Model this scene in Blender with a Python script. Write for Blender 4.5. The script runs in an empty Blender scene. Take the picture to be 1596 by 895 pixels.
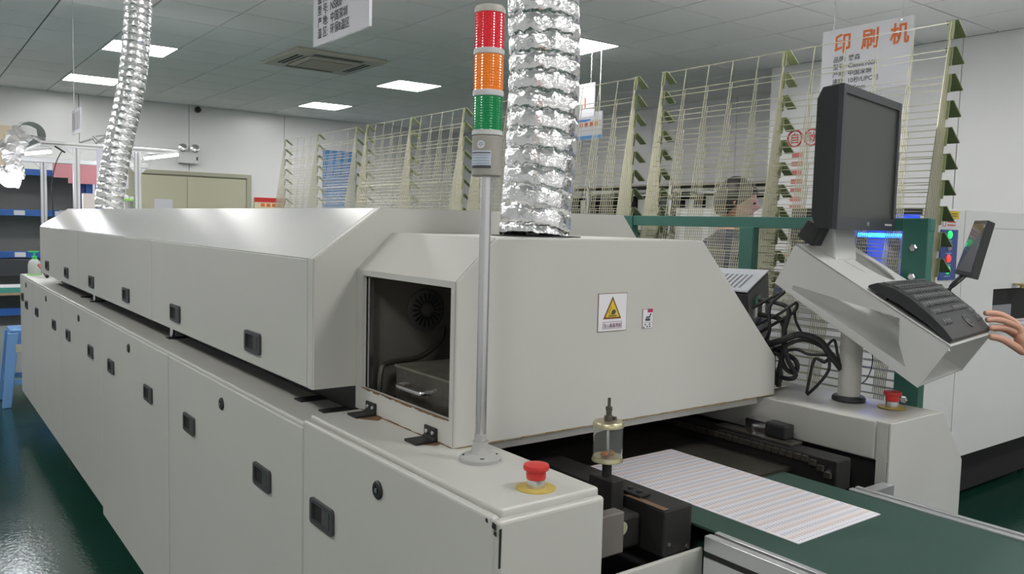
import bpy, bmesh, math, random
from mathutils import Vector, Matrix, noise
random.seed(7)
SC = bpy.context.scene
COL = SC.collection
PI = math.pi

# ------------------------------------------------------------------ camera
H = 1.42
YAW, PIT, ROL, FPX = math.radians(36.89), math.radians(-4.36), math.radians(1.431), 1278.2
fw = Vector((math.sin(YAW)*math.cos(PIT), math.cos(YAW)*math.cos(PIT), math.sin(PIT)))
rt = Vector((math.cos(YAW), -math.sin(YAW), 0))
up = rt.cross(fw)
rt, up = rt*math.cos(ROL)+up*math.sin(ROL), up*math.cos(ROL)-rt*math.sin(ROL)
cam = bpy.data.cameras.new('camera'); camo = bpy.data.objects.new('camera', cam); COL.objects.link(camo)
cam.sensor_width = 36; cam.lens = 36*FPX/1596; cam.clip_start = .02
M = Matrix((rt, up, -fw)).transposed().to_4x4(); M.translation = (0, 0, H)
camo.matrix_world = M
SC.camera = camo

# ------------------------------------------------------------------ world, exposure
w = bpy.data.worlds.new('world'); SC.world = w; w.use_nodes = True
w.node_tree.nodes['Background'].inputs[0].default_value = (1, .985, .96, 1)
w.node_tree.nodes['Background'].inputs[1].default_value = .65
SC.view_settings.view_transform = 'Standard'; SC.view_settings.look = 'None'
SC.view_settings.gamma = 1; SC.view_settings.use_curve_mapping = False
SC.view_settings.exposure = 0
LAMP = 32.0          # radiance of the ceiling panels

# ------------------------------------------------------------------ materials
MATS = {}
def mat(name, col, rough=.5, metal=0, emit=0, ecol=None, bump=0, bscale=60, var=0, vscale=4, trans=0, alpha=1, coat=0, spec=.5, stretch=None):
    if name in MATS: return MATS[name]
    m = bpy.data.materials.new(name); m.use_nodes = True
    nt = m.node_tree; b = nt.nodes['Principled BSDF']
    b.inputs['Base Color'].default_value = (*col, 1); b.inputs['Roughness'].default_value = rough
    b.inputs['Metallic'].default_value = metal; b.inputs['Coat Weight'].default_value = coat
    b.inputs['Specular IOR Level'].default_value = spec
    if trans: b.inputs['Transmission Weight'].default_value = trans
    if alpha < 1: b.inputs['Alpha'].default_value = alpha
    if emit:
        b.inputs['Emission Color'].default_value = (*(ecol or col), 1); b.inputs['Emission Strength'].default_value = emit
    if bump or var:
        tc = nt.nodes.new('ShaderNodeTexCoord'); src = tc.outputs['Object']
        if stretch:
            mp = nt.nodes.new('ShaderNodeMapping'); mp.inputs['Scale'].default_value = stretch
            nt.links.new(src, mp.inputs['Vector']); src = mp.outputs['Vector']
    if var:
        n = nt.nodes.new('ShaderNodeTexNoise'); n.inputs['Scale'].default_value = vscale; n.inputs['Detail'].default_value = 5
        nt.links.new(src, n.inputs['Vector'])
        mx = nt.nodes.new('ShaderNodeMix'); mx.data_type = 'RGBA'
        mx.inputs['A'].default_value = (*[max(0, c*(1-var)) for c in col], 1); mx.inputs['B'].default_value = (*[min(1, c*(1+var*.6)) for c in col], 1)
        nt.links.new(n.outputs['Fac'], mx.inputs['Factor']); nt.links.new(mx.outputs['Result'], b.inputs['Base Color'])
    if bump:
        n2 = nt.nodes.new('ShaderNodeTexNoise'); n2.inputs['Scale'].default_value = bscale; n2.inputs['Detail'].default_value = 3
        nt.links.new(src, n2.inputs['Vector'])
        bp = nt.nodes.new('ShaderNodeBump'); bp.inputs['Strength'].default_value = bump; bp.inputs['Distance'].default_value = .01
        nt.links.new(n2.outputs['Fac'], bp.inputs['Height']); nt.links.new(bp.outputs['Normal'], b.inputs['Normal'])
    MATS[name] = m; return m

PAINT = mat('machine_paint', (.53, .525, .49), .38, var=.05, vscale=3, bump=.02, bscale=150)
PAINT2 = mat('hood_paint', (.54, .54, .525), .20, var=.04, vscale=2)
STAIN = mat('rust_stain', (.20, .11, .045), .8, var=.7, vscale=40)
BLACK = mat('black_plastic', (.018, .019, .021), .45)
DARK = mat('dark_metal', (.025, .024, .023), .55, .3, var=.4, vscale=20)
CAVITY = mat('cavity_black', (.012, .012, .012), .8)
OILY = mat('oily_steel', (.10, .09, .075), .4, .5, var=.6, vscale=12, bump=.2, bscale=40)
STEEL = mat('steel', (.66, .66, .67), .26, 1)
ALU = mat('aluminium', (.72, .73, .75), .32, .85)
CHROME = mat('chrome', (.8, .8, .82), .15, 1)
WHITEP = mat('white_plastic', (.72, .72, .72), .4)
GREYP = mat('grey_plastic', (.38, .38, .37), .45)
WALLM = mat('wall_panel', (.78, .78, .78), .28, var=.02, vscale=1)
TILE = mat('ceiling_tile', (.90, .90, .90), .75, var=.04, vscale=1.2)
GRID = mat('ceiling_grid', (.10, .105, .105), .7)
YELLOW = mat('yellow_plate', (.56, .42, .09), .5, var=.3, vscale=60)
RED = mat('red_plastic', (.58, .035, .03), .4)
GREENF = mat('green_paint', (.035, .15, .115), .45, var=.1, vscale=10)
WIRE = mat('brass_zinc_wire', (.52, .50, .38), .32, .8)
WIRE_D = mat('dull_wire', (.33, .30, .24), .4, .7)
HOOKM = mat('zinc_angle', (.30, .34, .20), .35, .8)
BELT = mat('belt_green', (.024, .066, .052), .5, bump=.05, bscale=300)
BLUE = mat('blue_plastic', (.03, .13, .45), .4)
LBLUE = mat('stool_blue', (.16, .34, .66), .4)
SKIN = mat('skin', (.60, .33, .24), .5, var=.12, vscale=30)
HAIR = mat('hair', (.012, .010, .009), .5)
INK = mat('ink', (.06, .06, .07), .6)
SIGNW = mat('sign_white', (.66, .66, .70), .5)
ORANGE_T = mat('orange_print', (.72, .16, .03), .6)

# ------------------------------------------------------------------ mesh builder
class MB:
    def __init__(s): s.v = []; s.f = []
    def add(s, vs, fs):
        o = len(s.v); s.v += [Vector(p) for p in vs]; s.f += [tuple(i+o for i in f) for f in fs]; return s
    def box(s, x0, x1, y0, y1, z0, z1):
        return s.add([(x0,y0,z0),(x1,y0,z0),(x1,y1,z0),(x0,y1,z0),(x0,y0,z1),(x1,y0,z1),(x1,y1,z1),(x0,y1,z1)],
            [(0,3,2,1),(4,5,6,7),(0,1,5,4),(1,2,6,5),(2,3,7,6),(3,0,4,7)])
    def obox(s, c, ax, ay, az, hx, hy, hz):
        c, ax, ay, az = map(Vector, (c, ax, ay, az)); P = []
        for k in (-1, 1):
            for i, j in ((-1,-1),(1,-1),(1,1),(-1,1)): P.append(c+ax*hx*i+ay*hy*j+az*hz*k)
        return s.add(P, [(0,3,2,1),(4,5,6,7),(0,1,5,4),(1,2,6,5),(2,3,7,6),(3,0,4,7)])
    def bar(s, a, b, wx, wy, upv=(0,0,1)):
        a, b = Vector(a), Vector(b); d = (b-a).normalized(); u = Vector(upv)
        if abs(d.dot(u)) > .98: u = Vector((1,0,0))
        x = d.cross(u).normalized(); y = x.cross(d)
        return s.obox((a+b)/2, x, y, d, wx/2, wy/2, (b-a).length/2)
    def prism(s, pts, vec):
        pts = [Vector(p) for p in pts]; vec = Vector(vec); n = len(pts)
        nrm = Vector((0,0,0))
        for i in range(n): nrm += pts[i].cross(pts[(i+1) % n])
        if nrm.dot(vec) > 0: pts = pts[::-1]
        return s.add(pts+[p+vec for p in pts], [tuple(range(n)), tuple(range(2*n-1, n-1, -1))]+[(i, i+n, (i+1) % n+n, (i+1) % n) for i in range(n)])
    def cyl(s, a, b, r, n=20, r2=None, cap=True):
        return s.tube([a, b], [r, r if r2 is None else r2], n, cap)
    def tube(s, path, r, n=8, cap=True):
        path = [Vector(p) for p in path]; rs = r if isinstance(r, (list, tuple)) else [r]*len(path)
        o = len(s.v); ref = None; m = len(path)
        for i, p in enumerate(path):
            d = (path[min(i+1, m-1)]-path[max(i-1, 0)]).normalized()
            if ref is None:
                ref = d.cross(Vector((0,0,1)) if abs(d.z) < .9 else Vector((1,0,0))).normalized()
            ref = (ref-d*ref.dot(d)).normalized(); q = d.cross(ref)
            for k in range(n):
                t = 2*PI*k/n; s.v.append(p+(ref*math.cos(t)+q*math.sin(t))*rs[i])
        for i in range(m-1):
            for k in range(n):
                a = o+i*n+k; b = o+i*n+(k+1) % n; s.f.append((a, b, b+n, a+n))
        if cap: s.f.append(tuple(o+k for k in range(n))[::-1]); s.f.append(tuple(o+(m-1)*n+k for k in range(n)))
        return s
    def lathe(s, prof, c=(0,0,0), n=28, axis=(0,0,1)):
        c = Vector(c); d = Vector(axis).normalized()
        u = d.cross(Vector((0,0,1)) if abs(d.z) < .9 else Vector((1,0,0))).normalized(); v = d.cross(u)
        o = len(s.v); m = len(prof)
        for r, h in prof:
            for k in range(n):
                t = 2*PI*k/n; s.v.append(c+d*h+(u*math.cos(t)+v*math.sin(t))*r)
        for i in range(m-1):
            for k in range(n):
                a = o+i*n+k; b = o+i*n+(k+1) % n; s.f.append((a, b, b+n, a+n))
        s.f.append(tuple(o+k for k in range(n))[::-1]); s.f.append(tuple(o+(m-1)*n+k for k in range(n)))
        return s
    def mesh(s, name, m=None, off=(0,0,0)):
        off = Vector(off); me = bpy.data.meshes.new(name)
        me.from_pydata([tuple(p-off) for p in s.v], [], s.f)
        bm = bmesh.new(); bm.from_mesh(me); bmesh.ops.recalc_face_normals(bm, faces=bm.faces); bm.to_mesh(me); bm.free()
        if m: me.materials.append(m)
        return me
    def build(s, name, m, parent=None, bevel=0, smooth=False, seg=2, at=None):
        off = wloc(parent) if parent else Vector(at or (0,0,0))
        o = bpy.data.objects.new(name, s.mesh(name, m, off)); COL.objects.link(o)
        if parent: o.parent = parent
        else: o.location = off
        if smooth: shade(o)
        if bevel:
            b = o.modifiers.new('bevel', 'BEVEL'); b.width = bevel; b.segments = seg; b.limit_method = 'ANGLE'; b.angle_limit = math.radians(40)
        return o
def wloc(o):
    l = Vector((0,0,0))
    while o: l += o.location; o = o.parent
    return l
def shade(o, ang=40):
    me = o.data
    for p in me.polygons: p.use_smooth = True
    try: me.set_sharp_from_angle(angle=math.radians(ang))
    except Exception: pass
def tag(o, label, cat, group=None, kind=None):
    o['label'] = label; o['category'] = cat
    if group: o['group'] = group
    if kind: o['kind'] = kind
    return o
def thing(name, label, cat, loc=(0,0,0), group=None):
    o = bpy.data.objects.new(name, None); COL.objects.link(o); o.location = loc; o.empty_display_size = .05
    return tag(o, label, cat, group)
def struct(o): o['kind'] = 'structure'; return o
def dup(o, parent=None):
    c = o.copy(); COL.objects.link(c)
    if parent: c.parent = parent
    for ch in list(o.children): dup(ch, c)
    return c
def B(*a): return MB().box(*a)
def text(s, org, rx, uy, size, m, parent, name='lettering', align='LEFT', bold=0, sx=1, thick=.0006):
    cu = bpy.data.curves.new('t', 'FONT'); cu.body = s; cu.size = 1; cu.align_x = align; cu.offset = bold; cu.resolution_u = 3
    ob = bpy.data.objects.new('t', cu); COL.objects.link(ob)
    bpy.context.view_layer.update()
    me = bpy.data.meshes.new_from_object(ob.evaluated_get(bpy.context.evaluated_depsgraph_get()))
    bpy.data.objects.remove(ob); bpy.data.curves.remove(cu)
    rx, uy = Vector(rx).normalized(), Vector(uy).normalized(); nz = rx.cross(uy); off = wloc(parent); org = Vector(org)
    for v in me.vertices:
        c = v.co.copy(); v.co = org-off+rx*c.x*size*sx+uy*c.y*size+nz*thick
    me.materials.clear(); me.materials.append(m)
    o = bpy.data.objects.new(name, me); COL.objects.link(o); o.parent = parent; return o
def sub(o, label): o['label'] = label; return o
def V(*a): return Vector(a)
def curve(pts, k=6):
    pts = [Vector(p) for p in pts]; out = []
    n = len(pts)
    for i in range(n-1):
        p0, p1, p2, p3 = pts[max(i-1, 0)], pts[i], pts[i+1], pts[min(i+2, n-1)]
        for j in range(k):
            t = j/k
            out.append(.5*((2*p1)+(p2-p0)*t+(2*p0-5*p1+4*p2-p3)*t*t+(3*p1-p0-3*p2+p3)*t**3))
    out.append(pts[-1]); return out

# ================================================================== SETTING
CZ = 3.04
def floor_mat():
    m = mat('epoxy_floor', (.010, .050, .036), .14, var=.25, vscale=1.5, bump=.0)
    nt = m.node_tree; b = nt.nodes['Principled BSDF']
    tc = nt.nodes.new('ShaderNodeTexCoord'); n = nt.nodes.new('ShaderNodeTexNoise'); n.inputs['Scale'].default_value = 55; n.inputs['Detail'].default_value = 4
    n3 = nt.nodes.new('ShaderNodeTexNoise'); n3.inputs['Scale'].default_value = 3
    nt.links.new(tc.outputs['Object'], n.inputs['Vector']); nt.links.new(tc.outputs['Object'], n3.inputs['Vector'])
    mr = nt.nodes.new('ShaderNodeMapRange'); mr.inputs['To Min'].default_value = .12; mr.inputs['To Max'].default_value = .22
    nt.links.new(n3.outputs['Fac'], mr.inputs['Value']); nt.links.new(mr.outputs['Result'], b.inputs['Roughness'])
    bp = nt.nodes.new('ShaderNodeBump'); bp.inputs['Strength'].default_value = .12; bp.inputs['Distance'].default_value = .01
    nt.links.new(n.outputs['Fac'], bp.inputs['Height']); nt.links.new(bp.outputs['Normal'], b.inputs['Normal'])
    return m
struct(B(-3.2, 8.9, -4.3, 12.7, -.1, 0).build('floor', floor_mat()))

def wall(name, a, b, axis, pos, thick, seams, z1=CZ):
    """wall whose composite panels are children; a..b along the other axis"""
    if axis == 'y': root = B(a, b, pos+.02, pos+thick, 0, z1+.1).build(name, GRID)
    else: root = B(pos+.02*(1 if thick > 0 else -1), pos+thick, a, b, 0, z1+.1).build(name, GRID) if thick > 0 else B(pos+thick, pos-.02, a, b, 0, z1+.1).build(name, GRID)
    struct(root)
    ss = [a]+seams+[b]
    for p, q in zip(ss[:-1], ss[1:]):
        g = .003
        if axis == 'y': o = B(p+g, q-g, pos, pos+.018, 0, z1).build('wall_panel', WALLM, root, bevel=.004)
        else:
            s = 1 if thick > 0 else -1; x0, x1 = sorted((pos, pos+.018*s))
            o = B(x0, x1, p+g, q-g, 0, z1).build('wall_panel', WALLM, root, bevel=.004)
    return root
wall('wall_back', -3.2, 8.84, 'y', 12.6, .12, [-.88, .57, 2.02, 3.465, 4.91, 6.36, 7.8])
wall('wall_right', -4.3, 5.15, 'x', 7.04, .12, [-2.3, -.9, .5, 1.9, 3.3, 4.7])
wall('wall_recess', 5.15, 12.6, 'x', 8.24, .12, [6.5, 7.9, 9.3, 10.7])
B(7.06, 8.24, 5.13, 5.15, 0, CZ).build('wall_return', WALLM, bpy.data.objects['wall_right'])

wall('wall_left', -4.3, 12.6, 'x', -3.16, -.12, [-2, 0, 2, 4, 6, 8, 10])

# ceiling: dark grid plane and mineral tiles
ceil = struct(B(-3.2, 8.9, -4.3, 12.7, CZ+.012, CZ+.06).build('ceiling', GRID))
LIGHTS = [(x, y) for x in (-1.36, 1.64, 4.64) for y in (-3.565, -.565, 2.435, 5.435, 8.435, 10.835)]
AC = (3.525, 7.985)
tile_me = MB().box(.007, .593, .007, .593, 0, .012).mesh('ceiling_tile', TILE)
rest = MB()
for i in range(-13, 7):
    for j in range(-15, 14):
        x, y = 4.64+.6*i, 4.235+.6*j
        if x < -3.2 or y < -4.4 or (x > 7.0 and y < 4.8): continue
        if any(abs(x-a) < .1 and abs(y-b) < .1 for a, b in LIGHTS): continue
        p = Vector((x+.3, y+.3, CZ))-V(0, 0, H); d = p.dot(fw)
        vis = d > .5 and abs(p.dot(rt)/d*FPX) < 860 and abs(p.dot(up)/d*FPX) < 500
        if vis:
            o = bpy.data.objects.new('ceiling_tile', tile_me); COL.objects.link(o); o.parent = ceil; o.location = (x, y, CZ)
        else: rest.box(x+.004, x+.596, y+.004, y+.596, CZ, CZ+.012)
r = rest.build('ceiling_tile_field', TILE, ceil); r['kind'] = 'stuff'

EMIT = mat('led_panel', (1, 1, 1), .5, emit=LAMP, ecol=(1, .985, .965))
lab = {(1.64, 8.435): 'square ceiling light half hidden behind the thin silver duct', (1.64, 10.835): 'square ceiling light just left of the thin silver duct, nearest the far wall',
       (4.64, 8.435): 'square ceiling light right of the air conditioner, nearer of the middle pair', (4.64, 10.835): 'square ceiling light below the air conditioner, farther of the middle pair',
       (4.64, 5.435): 'square ceiling light cut off by the wide foil duct', (1.64, 5.435): 'square ceiling light at the top edge left of the hanging spec board'}
LF = MB()
for a, b in LIGHTS:
    t = thing('ceiling_light', lab.get((a, b), 'square flat ceiling light behind the camera or out of view above'), 'ceiling light', (a+.3, b+.3, CZ), 'square ceiling light panels')
    if 'frame_me' not in globals():
        f = MB()
        for s in (-1, 1): f.box(-.298, .298, s*.290-.008, s*.290+.008, -.004, .012); f.box(s*.290-.008, s*.290+.008, -.282, .282, -.004, .012)
        frame_me = f.mesh('light_frame', WHITEP); diff_me = B(-.282, .282, -.282, .282, -.001, .01).mesh('diffuser', EMIT)
    for n, me in (('light_frame', frame_me), ('diffuser', diff_me)):
        o = bpy.data.objects.new(n, me); COL.objects.link(o); o.parent = t

# cassette air conditioner
CREAM = mat('ac_cream', (.52, .50, .42), .5)
GRILL = mat('ac_grille', (.30, .24, .22), .6)
t = thing('cassette_air_conditioner', 'cream square cassette air conditioner set in the ceiling', 'air conditioner', (AC[0], AC[1], CZ))
m = MB()
for s in (-1, 1): m.box(AC[0]-.475, AC[0]+.475, AC[1]+s*.375-.1, AC[1]+s*.375+.1, CZ-.035, CZ-.001); m.box(AC[0]+s*.375-.1, AC[0]+s*.375+.1, AC[1]-.275, AC[1]+.275, CZ-.035, CZ-.001)
m.build('panel_frame', CREAM, t, bevel=.012)
B(AC[0]-.27, AC[0]+.27, AC[1]-.27, AC[1]+.27, CZ-.05, CZ-.03).build('intake_surround', CREAM, t, bevel=.01)
g = B(AC[0]-.22, AC[0]+.22, AC[1]-.22, AC[1]+.22, CZ-.054, CZ-.0505).build('intake_grille', GRILL, t)
m = MB()
for k in range(14): m.box(AC[0]-.21, AC[0]+.21, AC[1]-.2+k*.0305-.004, AC[1]-.2+k*.0305+.004, CZ-.058, CZ-.054)
m.build('grille_slats', CREAM, g)
for s in (-1, 1):
    for q in (0, .045):
        B(AC[0]-.26, AC[0]+.26, AC[1]+s*(.335+q)-.012, AC[1]+s*(.335+q)+.012, CZ-.037, CZ-.033).build('air_slot', CAVITY, t)
        B(AC[0]+s*(.335+q)-.012, AC[0]+s*(.335+q)+.012, AC[1]-.26, AC[1]+.26, CZ-.037, CZ-.033).build('air_slot', CAVITY, t)

# double door in the back wall
DOORM = mat('door_cream', (.50, .49, .36), .5)
FRM = mat('door_frame', (.40, .39, .30), .5)
d = struct(B(2.62, 4.36, 12.575, 12.598, 0, 2.06).build('door_1', FRM))
for a, b in ((2.68, 3.425), (3.432, 4.30)): B(a, b, 12.566, 12.574, 0, 2.0).build('door_leaf', DOORM, d, bevel=.003)
m = MB(); m.box(2.60, 2.68, 12.545, 12.575, 0, 2.02); m.box(4.30, 4.37, 12.545, 12.575, 0, 2.02); m.box(2.60, 4.37, 12.545, 12.575, 2.02, 2.075); m.build('door_casing', FRM, d)
tag(B(2.97, 3.22, 12.562, 12.565, 1.40, 1.66).build('door_notice', mat('notice_grey', (.62, .62, .68), .6)), 'pale grey paper notice taped to the cream double door', 'notice')

def place(me, name, pos, parent, rot=None):
    o = bpy.data.objects.new(name, me); COL.objects.link(o); o.parent = parent; o.location = Vector(pos)-wloc(parent)
    if rot: o.rotation_euler = rot
    return o

# ================================================================== REFLOW OVEN
XF = .664
oven = thing('reflow_oven', 'long off-white reflow oven with black recessed handles and exit hood', 'machine', (1.26, 3.6, 0))
# recessed pull handle (faces -x)
def rrect(x, wy, hz, r, n=4, oy=0, oz=0):
    out = []
    for cy_, cz_, a0 in ((wy-r, hz-r, 0), (-wy+r, hz-r, PI/2), (-wy+r, -hz+r, PI), (wy-r, -hz+r, 1.5*PI)):
        for k in range(n+1):
            a = a0+PI/2*k/n; out.append((x, oy+cy_+r*math.cos(a), oz+cz_+r*math.sin(a)))
    return out
def ring0(out, inn, th):
    n = len(out); vs = [Vector(p) for p in out+inn]; vs += [p+Vector(th) for p in vs]; fs = []
    for i in range(n):
        j = (i+1) % n; fs += [(i, j, n+j, n+i), (2*n+i, 3*n+i, 3*n+j, 2*n+j), (i, 2*n+i, 2*n+j, j), (n+i, n+j, 3*n+j, 3*n+i)]
    return MB().add(vs, fs)
HANDLE = mat('handle_grey', (.045, .046, .048), .38)
handle_me = ring0(rrect(-.006, .054, .0265, .009), rrect(-.006, .044, .0175, .005), (.006, 0, 0)).mesh('handle', HANDLE)
handle_cup = MB().add(rrect(-.0006, .0455, .019, .005), [tuple(range(20))]).mesh('handle_recess', CAVITY)
handle_lip = MB().prism([(-.0009, -.044, -.0172), (-.0055, -.036, -.0172), (-.0009, .005, -.0172)], (0, 0, .0344)).mesh('handle_slope', HANDLE)
lock_me = MB().lathe([(.0165, 0), (.0165, .003), (.014, .005), (.008, .005), (.008, .003)], (0,0,0), 20, (-1,0,0)).mesh('lock', BLACK)
lock_pin = MB().lathe([(.005, 0), (.005, .006)], (0,0,0), 10, (-1,0,0)).mesh('lock_pin', STEEL)
def handle(y, z, parent, x):
    o = place(handle_me, 'handle', (x, y, z), parent)
    place(handle_lip, 'handle_slope', (x, y, z), o); place(handle_cup, 'handle_recess', (x, y, z), o)
def lock(y, z, parent, x):
    o = place(lock_me, 'lock', (x, y, z), parent); place(lock_pin, 'lock_pin', (x, y, z), o)

B(XF+.022, 1.86, 1.60, 6.46, .20, .984).build('base_body', PAINT, oven)
B(XF+.25, 1.62, 1.2, 6.3, .06, .20).build('dark_underbox', CAVITY, oven)  # black block standing in for the shadow under the base
for y in (1.1, 2.6, 4.2, 5.8):
    for x in (.86, 1.68): MB().cyl((x, y, 0), (x, y, .012), .04).cyl((x, y, .012), (x, y, .21), .014, 12).build('levelling_foot', STEEL, oven)
seams = [1.597, 2.656, 3.715, 4.745, 5.85, 6.49]
B(XF+.0185, XF+.0225, 2.648, 2.664, .2, .985).build('panel_gap', CAVITY, oven)
hl = [[1.827, 2.42], [2.904, 3.503], [3.931, 4.516], [4.968, 5.649], [6.136, 6.345]]
lk = [2.126, 3.195, 4.22, 5.26, 6.149]
for i in range(5):
    z0 = .16 if i < 2 else .19
    p = B(XF, XF+.022, seams[i]+(.004 if i == 1 else .002), seams[i+1]-(.004 if i == 0 else .002), z0, .988).build('base_panel', PAINT, oven, bevel=.004)
    for y in hl[i]: handle(y, .822 if i < 4 else (.822 if y < 6.2 else .855), p, XF)
    lock(lk[i], .937 if i < 4 else .948, p, XF)
B(XF+.002, 1.86, 1.600, 5.85, .986, .9985).build('base_top', PAINT, oven, bevel=.004)
m = B(XF+.002, 1.86, 5.852, 6.49, .986, 1.0005); m.build('infeed_cover', PAINT, oven, bevel=.004)
B(.80, 1.05, 5.80, 6.0, 1.0, 1.004).build('infeed_plate', STEEL, oven)
# dark gap between base and hood, with hinge pads on the base top
B(.80, 1.75, 1.625, 5.70, .999, 1.062).build('hood_seal', DARK, oven)
for y in (1.66, 1.80, 2.95, 4.35, 4.6): B(.735, .80, y-.02, y+.02, .9985, 1.002).build('hinge_pad', CAVITY, oven)
for y in (2.98, 4.38): MB().cyl((.76, y, 1.0), (.76, y, 1.062), .007, 10).build('hood_support', STEEL, oven)
# hood
YE, YH = 5.72, 1.6135
sec = [(.694, 1.060), (.694, 1.338), (.848, 1.449), (1.585, 1.453), (1.645, 1.385), (1.86, 1.20), (1.86, 1.06)]
def sheet(a, b, y0, y1, th):   # plate along the section edge a-b (x,z), inset by th
    (x0, z0), (x1, z1) = a, b; L = math.hypot(x1-x0, z1-z0); nx, nz = (z1-z0)/L*th, -(x1-x0)/L*th
    return MB().prism([(x0, y0, z0), (x1, y0, z1), (x1+nx, y0, z1+nz), (x0+nx, y0, z0+nz)], (0, y1-y0, 0))
hs = [1.648, 2.984, 4.40, YE]
hh = [[1.976, 2.678], [3.371, 4.067], [4.745, 5.42]]
for i in range(3):
    p = B(.694, .706, hs[i]+.002, hs[i+1]-.002, 1.060, 1.336).build('hood_panel', PAINT, oven, bevel=.002)
    for y in hh[i]: handle(y, 1.116, p, .694)
sheet((.694, 1.338), (.848, 1.449), YH+.028, YE, .01).build('hood_slope', PAINT2, oven, bevel=.001)
m = MB()
for a, b in ((2, 3), (3, 4), (4, 5), (5, 6)): q = sheet(sec[a], sec[b], YH+.002, YE, .01); m.add(q.v, q.f)
m.build('hood_top', PAINT2, oven)
sec2 = [(.6955, 1.0615), (.6955, 1.3372), (.8485, 1.4475), (1.5845, 1.4515), (1.6438, 1.384), (1.8585, 1.2), (1.8585, 1.0615)]
MB().prism([(x, YH, z) for x, z in sec2], (0, .006, 0)).build('hood_end_plate', PAINT, oven)
m = B(.694, .706, YH+.0062, 1.646, 1.060, 1.3375); q = sheet((.694, 1.338), (.848, 1.449), YH+.0062, YH+.026, .01); m.add(q.v, q.f)
m.build('hood_end_trim', PAINT, oven, bevel=.001)
MB().prism([(x, YE-.001, z) for x, z in sec2], (0, -.006, 0)).build('hood_end_plate', PAINT, oven)

# near end box (left of the outlet) : front panel, end panel, lid
YN = .904
p = B(XF, XF+.014, YN+.012, 1.594, .16, 1.006).build('base_panel', PAINT, oven, bevel=.006, seg=3)
handle(1.492, .832, p, XF); lock(1.26, .95, p, XF)
B(XF+.003, .8697, YN, YN+.016, .16, 1.003).build('end_panel', PAINT, oven, bevel=.006, seg=3)
B(XF+.016, .8697, YN+.014, 1.5955, .99, 1.0139).build('box_lid', PAINT, oven, bevel=.005, seg=3)
B(XF+.018, .8685, YN+.02, 1.59, .2, .985).build('box_body', PAINT, oven)
# chips of worn paint at the corner
for (y, z, s) in ((.912, .995, .006), (.909, .985, .004), (.93, .998, .004)):
    MB().prism([(XF-.0006, y-s*.5, z-s), (XF-.0006, y+s, z-s*.6), (XF-.0006, y+s*.7, z+s*.7), (XF-.0006, y-s*.4, z+s*.5)], (.0012, 0, 0)).build('paint_chip', CAVITY, oven)
MB().prism([(.667, YN-.0006, .935), (.670, YN-.0006, .935), (.671, YN-.0006, .992), (.667, YN-.0006, .992)], (0, .001, 0)).build('paint_chip', CAVITY, oven)

# exit hood with a window in its left side
ex = [(.791, 1.014), (.791, 1.316), (.875, 1.395), (1.4445, 1.395), (1.7345, 1.11), (1.7385, 1.014)]
Y0 = 1.216
eh = MB().prism([(x, Y0, z) for x, z in ex], (0, .006, 0)).build('exit_hood_end', PAINT, oven, bevel=.003)
def ring(out, inn, th):      # frame between two polygons of equal count, th = thickness vector
    n = len(out); vs = [Vector(p) for p in out+inn]; vs += [p+Vector(th) for p in vs]; fs = []
    for i in range(n):
        j = (i+1) % n; fs += [(i, j, n+j, n+i), (2*n+i, 3*n+i, 3*n+j, 2*n+j), (i, 2*n+i, 2*n+j, j), (n+i, n+j, 3*n+j, 3*n+i)]
    return MB().add(vs, fs)
ring([(.791, Y0+.006, 1.014), (.791, 1.612, 1.014), (.791, 1.612, 1.316), (.791, Y0+.006, 1.316)], [(.791, 1.235, 1.064), (.791, 1.583, 1.064), (.791, 1.583, 1.304), (.791, 1.235, 1.304)], (.009, 0, 0)).build('window_surround', PAINT, oven)
sheet(ex[1], ex[2], Y0+.006, 1.612, .008).build('exit_hood_slope', PAINT, oven)
m = MB()
for a in (2, 3, 4): q = sheet(ex[a], ex[a+1], Y0+.006, 1.612, .008); m.add(q.v, q.f)
m.build('exit_hood_cover', PAINT, oven)
# stains
m = MB(); random.seed(3)
for k in range(46):
    x = .80+k*.0203; h = .0008+.0016*random.random(); m.box(x, x+.021, Y0-.0005, Y0, 1.0141, 1.0141+h)
m.build('rust_edge', mat('rust_line', (.30, .20, .07), .8, var=.5, vscale=50), oven)
m = MB()
for k in range(26):
    y = 1.235+k*.0134; h = .001+.0035*random.random(); m.box(.7903, .791, y, y+.0135, 1.064-h, 1.0645)
m.build('rust_edge', STAIN, oven); m = MB()
for k in range(15):
    y = 1.225+k*.024; h = .001+.002*random.random(); m.box(.7903, .791, y, y+.0242, 1.0141, 1.0141+h)
m.build('rust_edge', STAIN, oven)
def blot(cx, cy, rx, ry, n=15):
    return [(cx+rx*(.75+.35*random.random())*math.cos(2*PI*k/n), cy+ry*(.75+.35*random.random())*math.sin(2*PI*k/n), 1.0139) for k in range(n)]
for c in ((.778, 1.525, .03, .045), (.780, 1.285, .026, .03)): MB().prism(blot(*c), (0, 0, .0005)).build('oil_stain', STAIN, oven)
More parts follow.
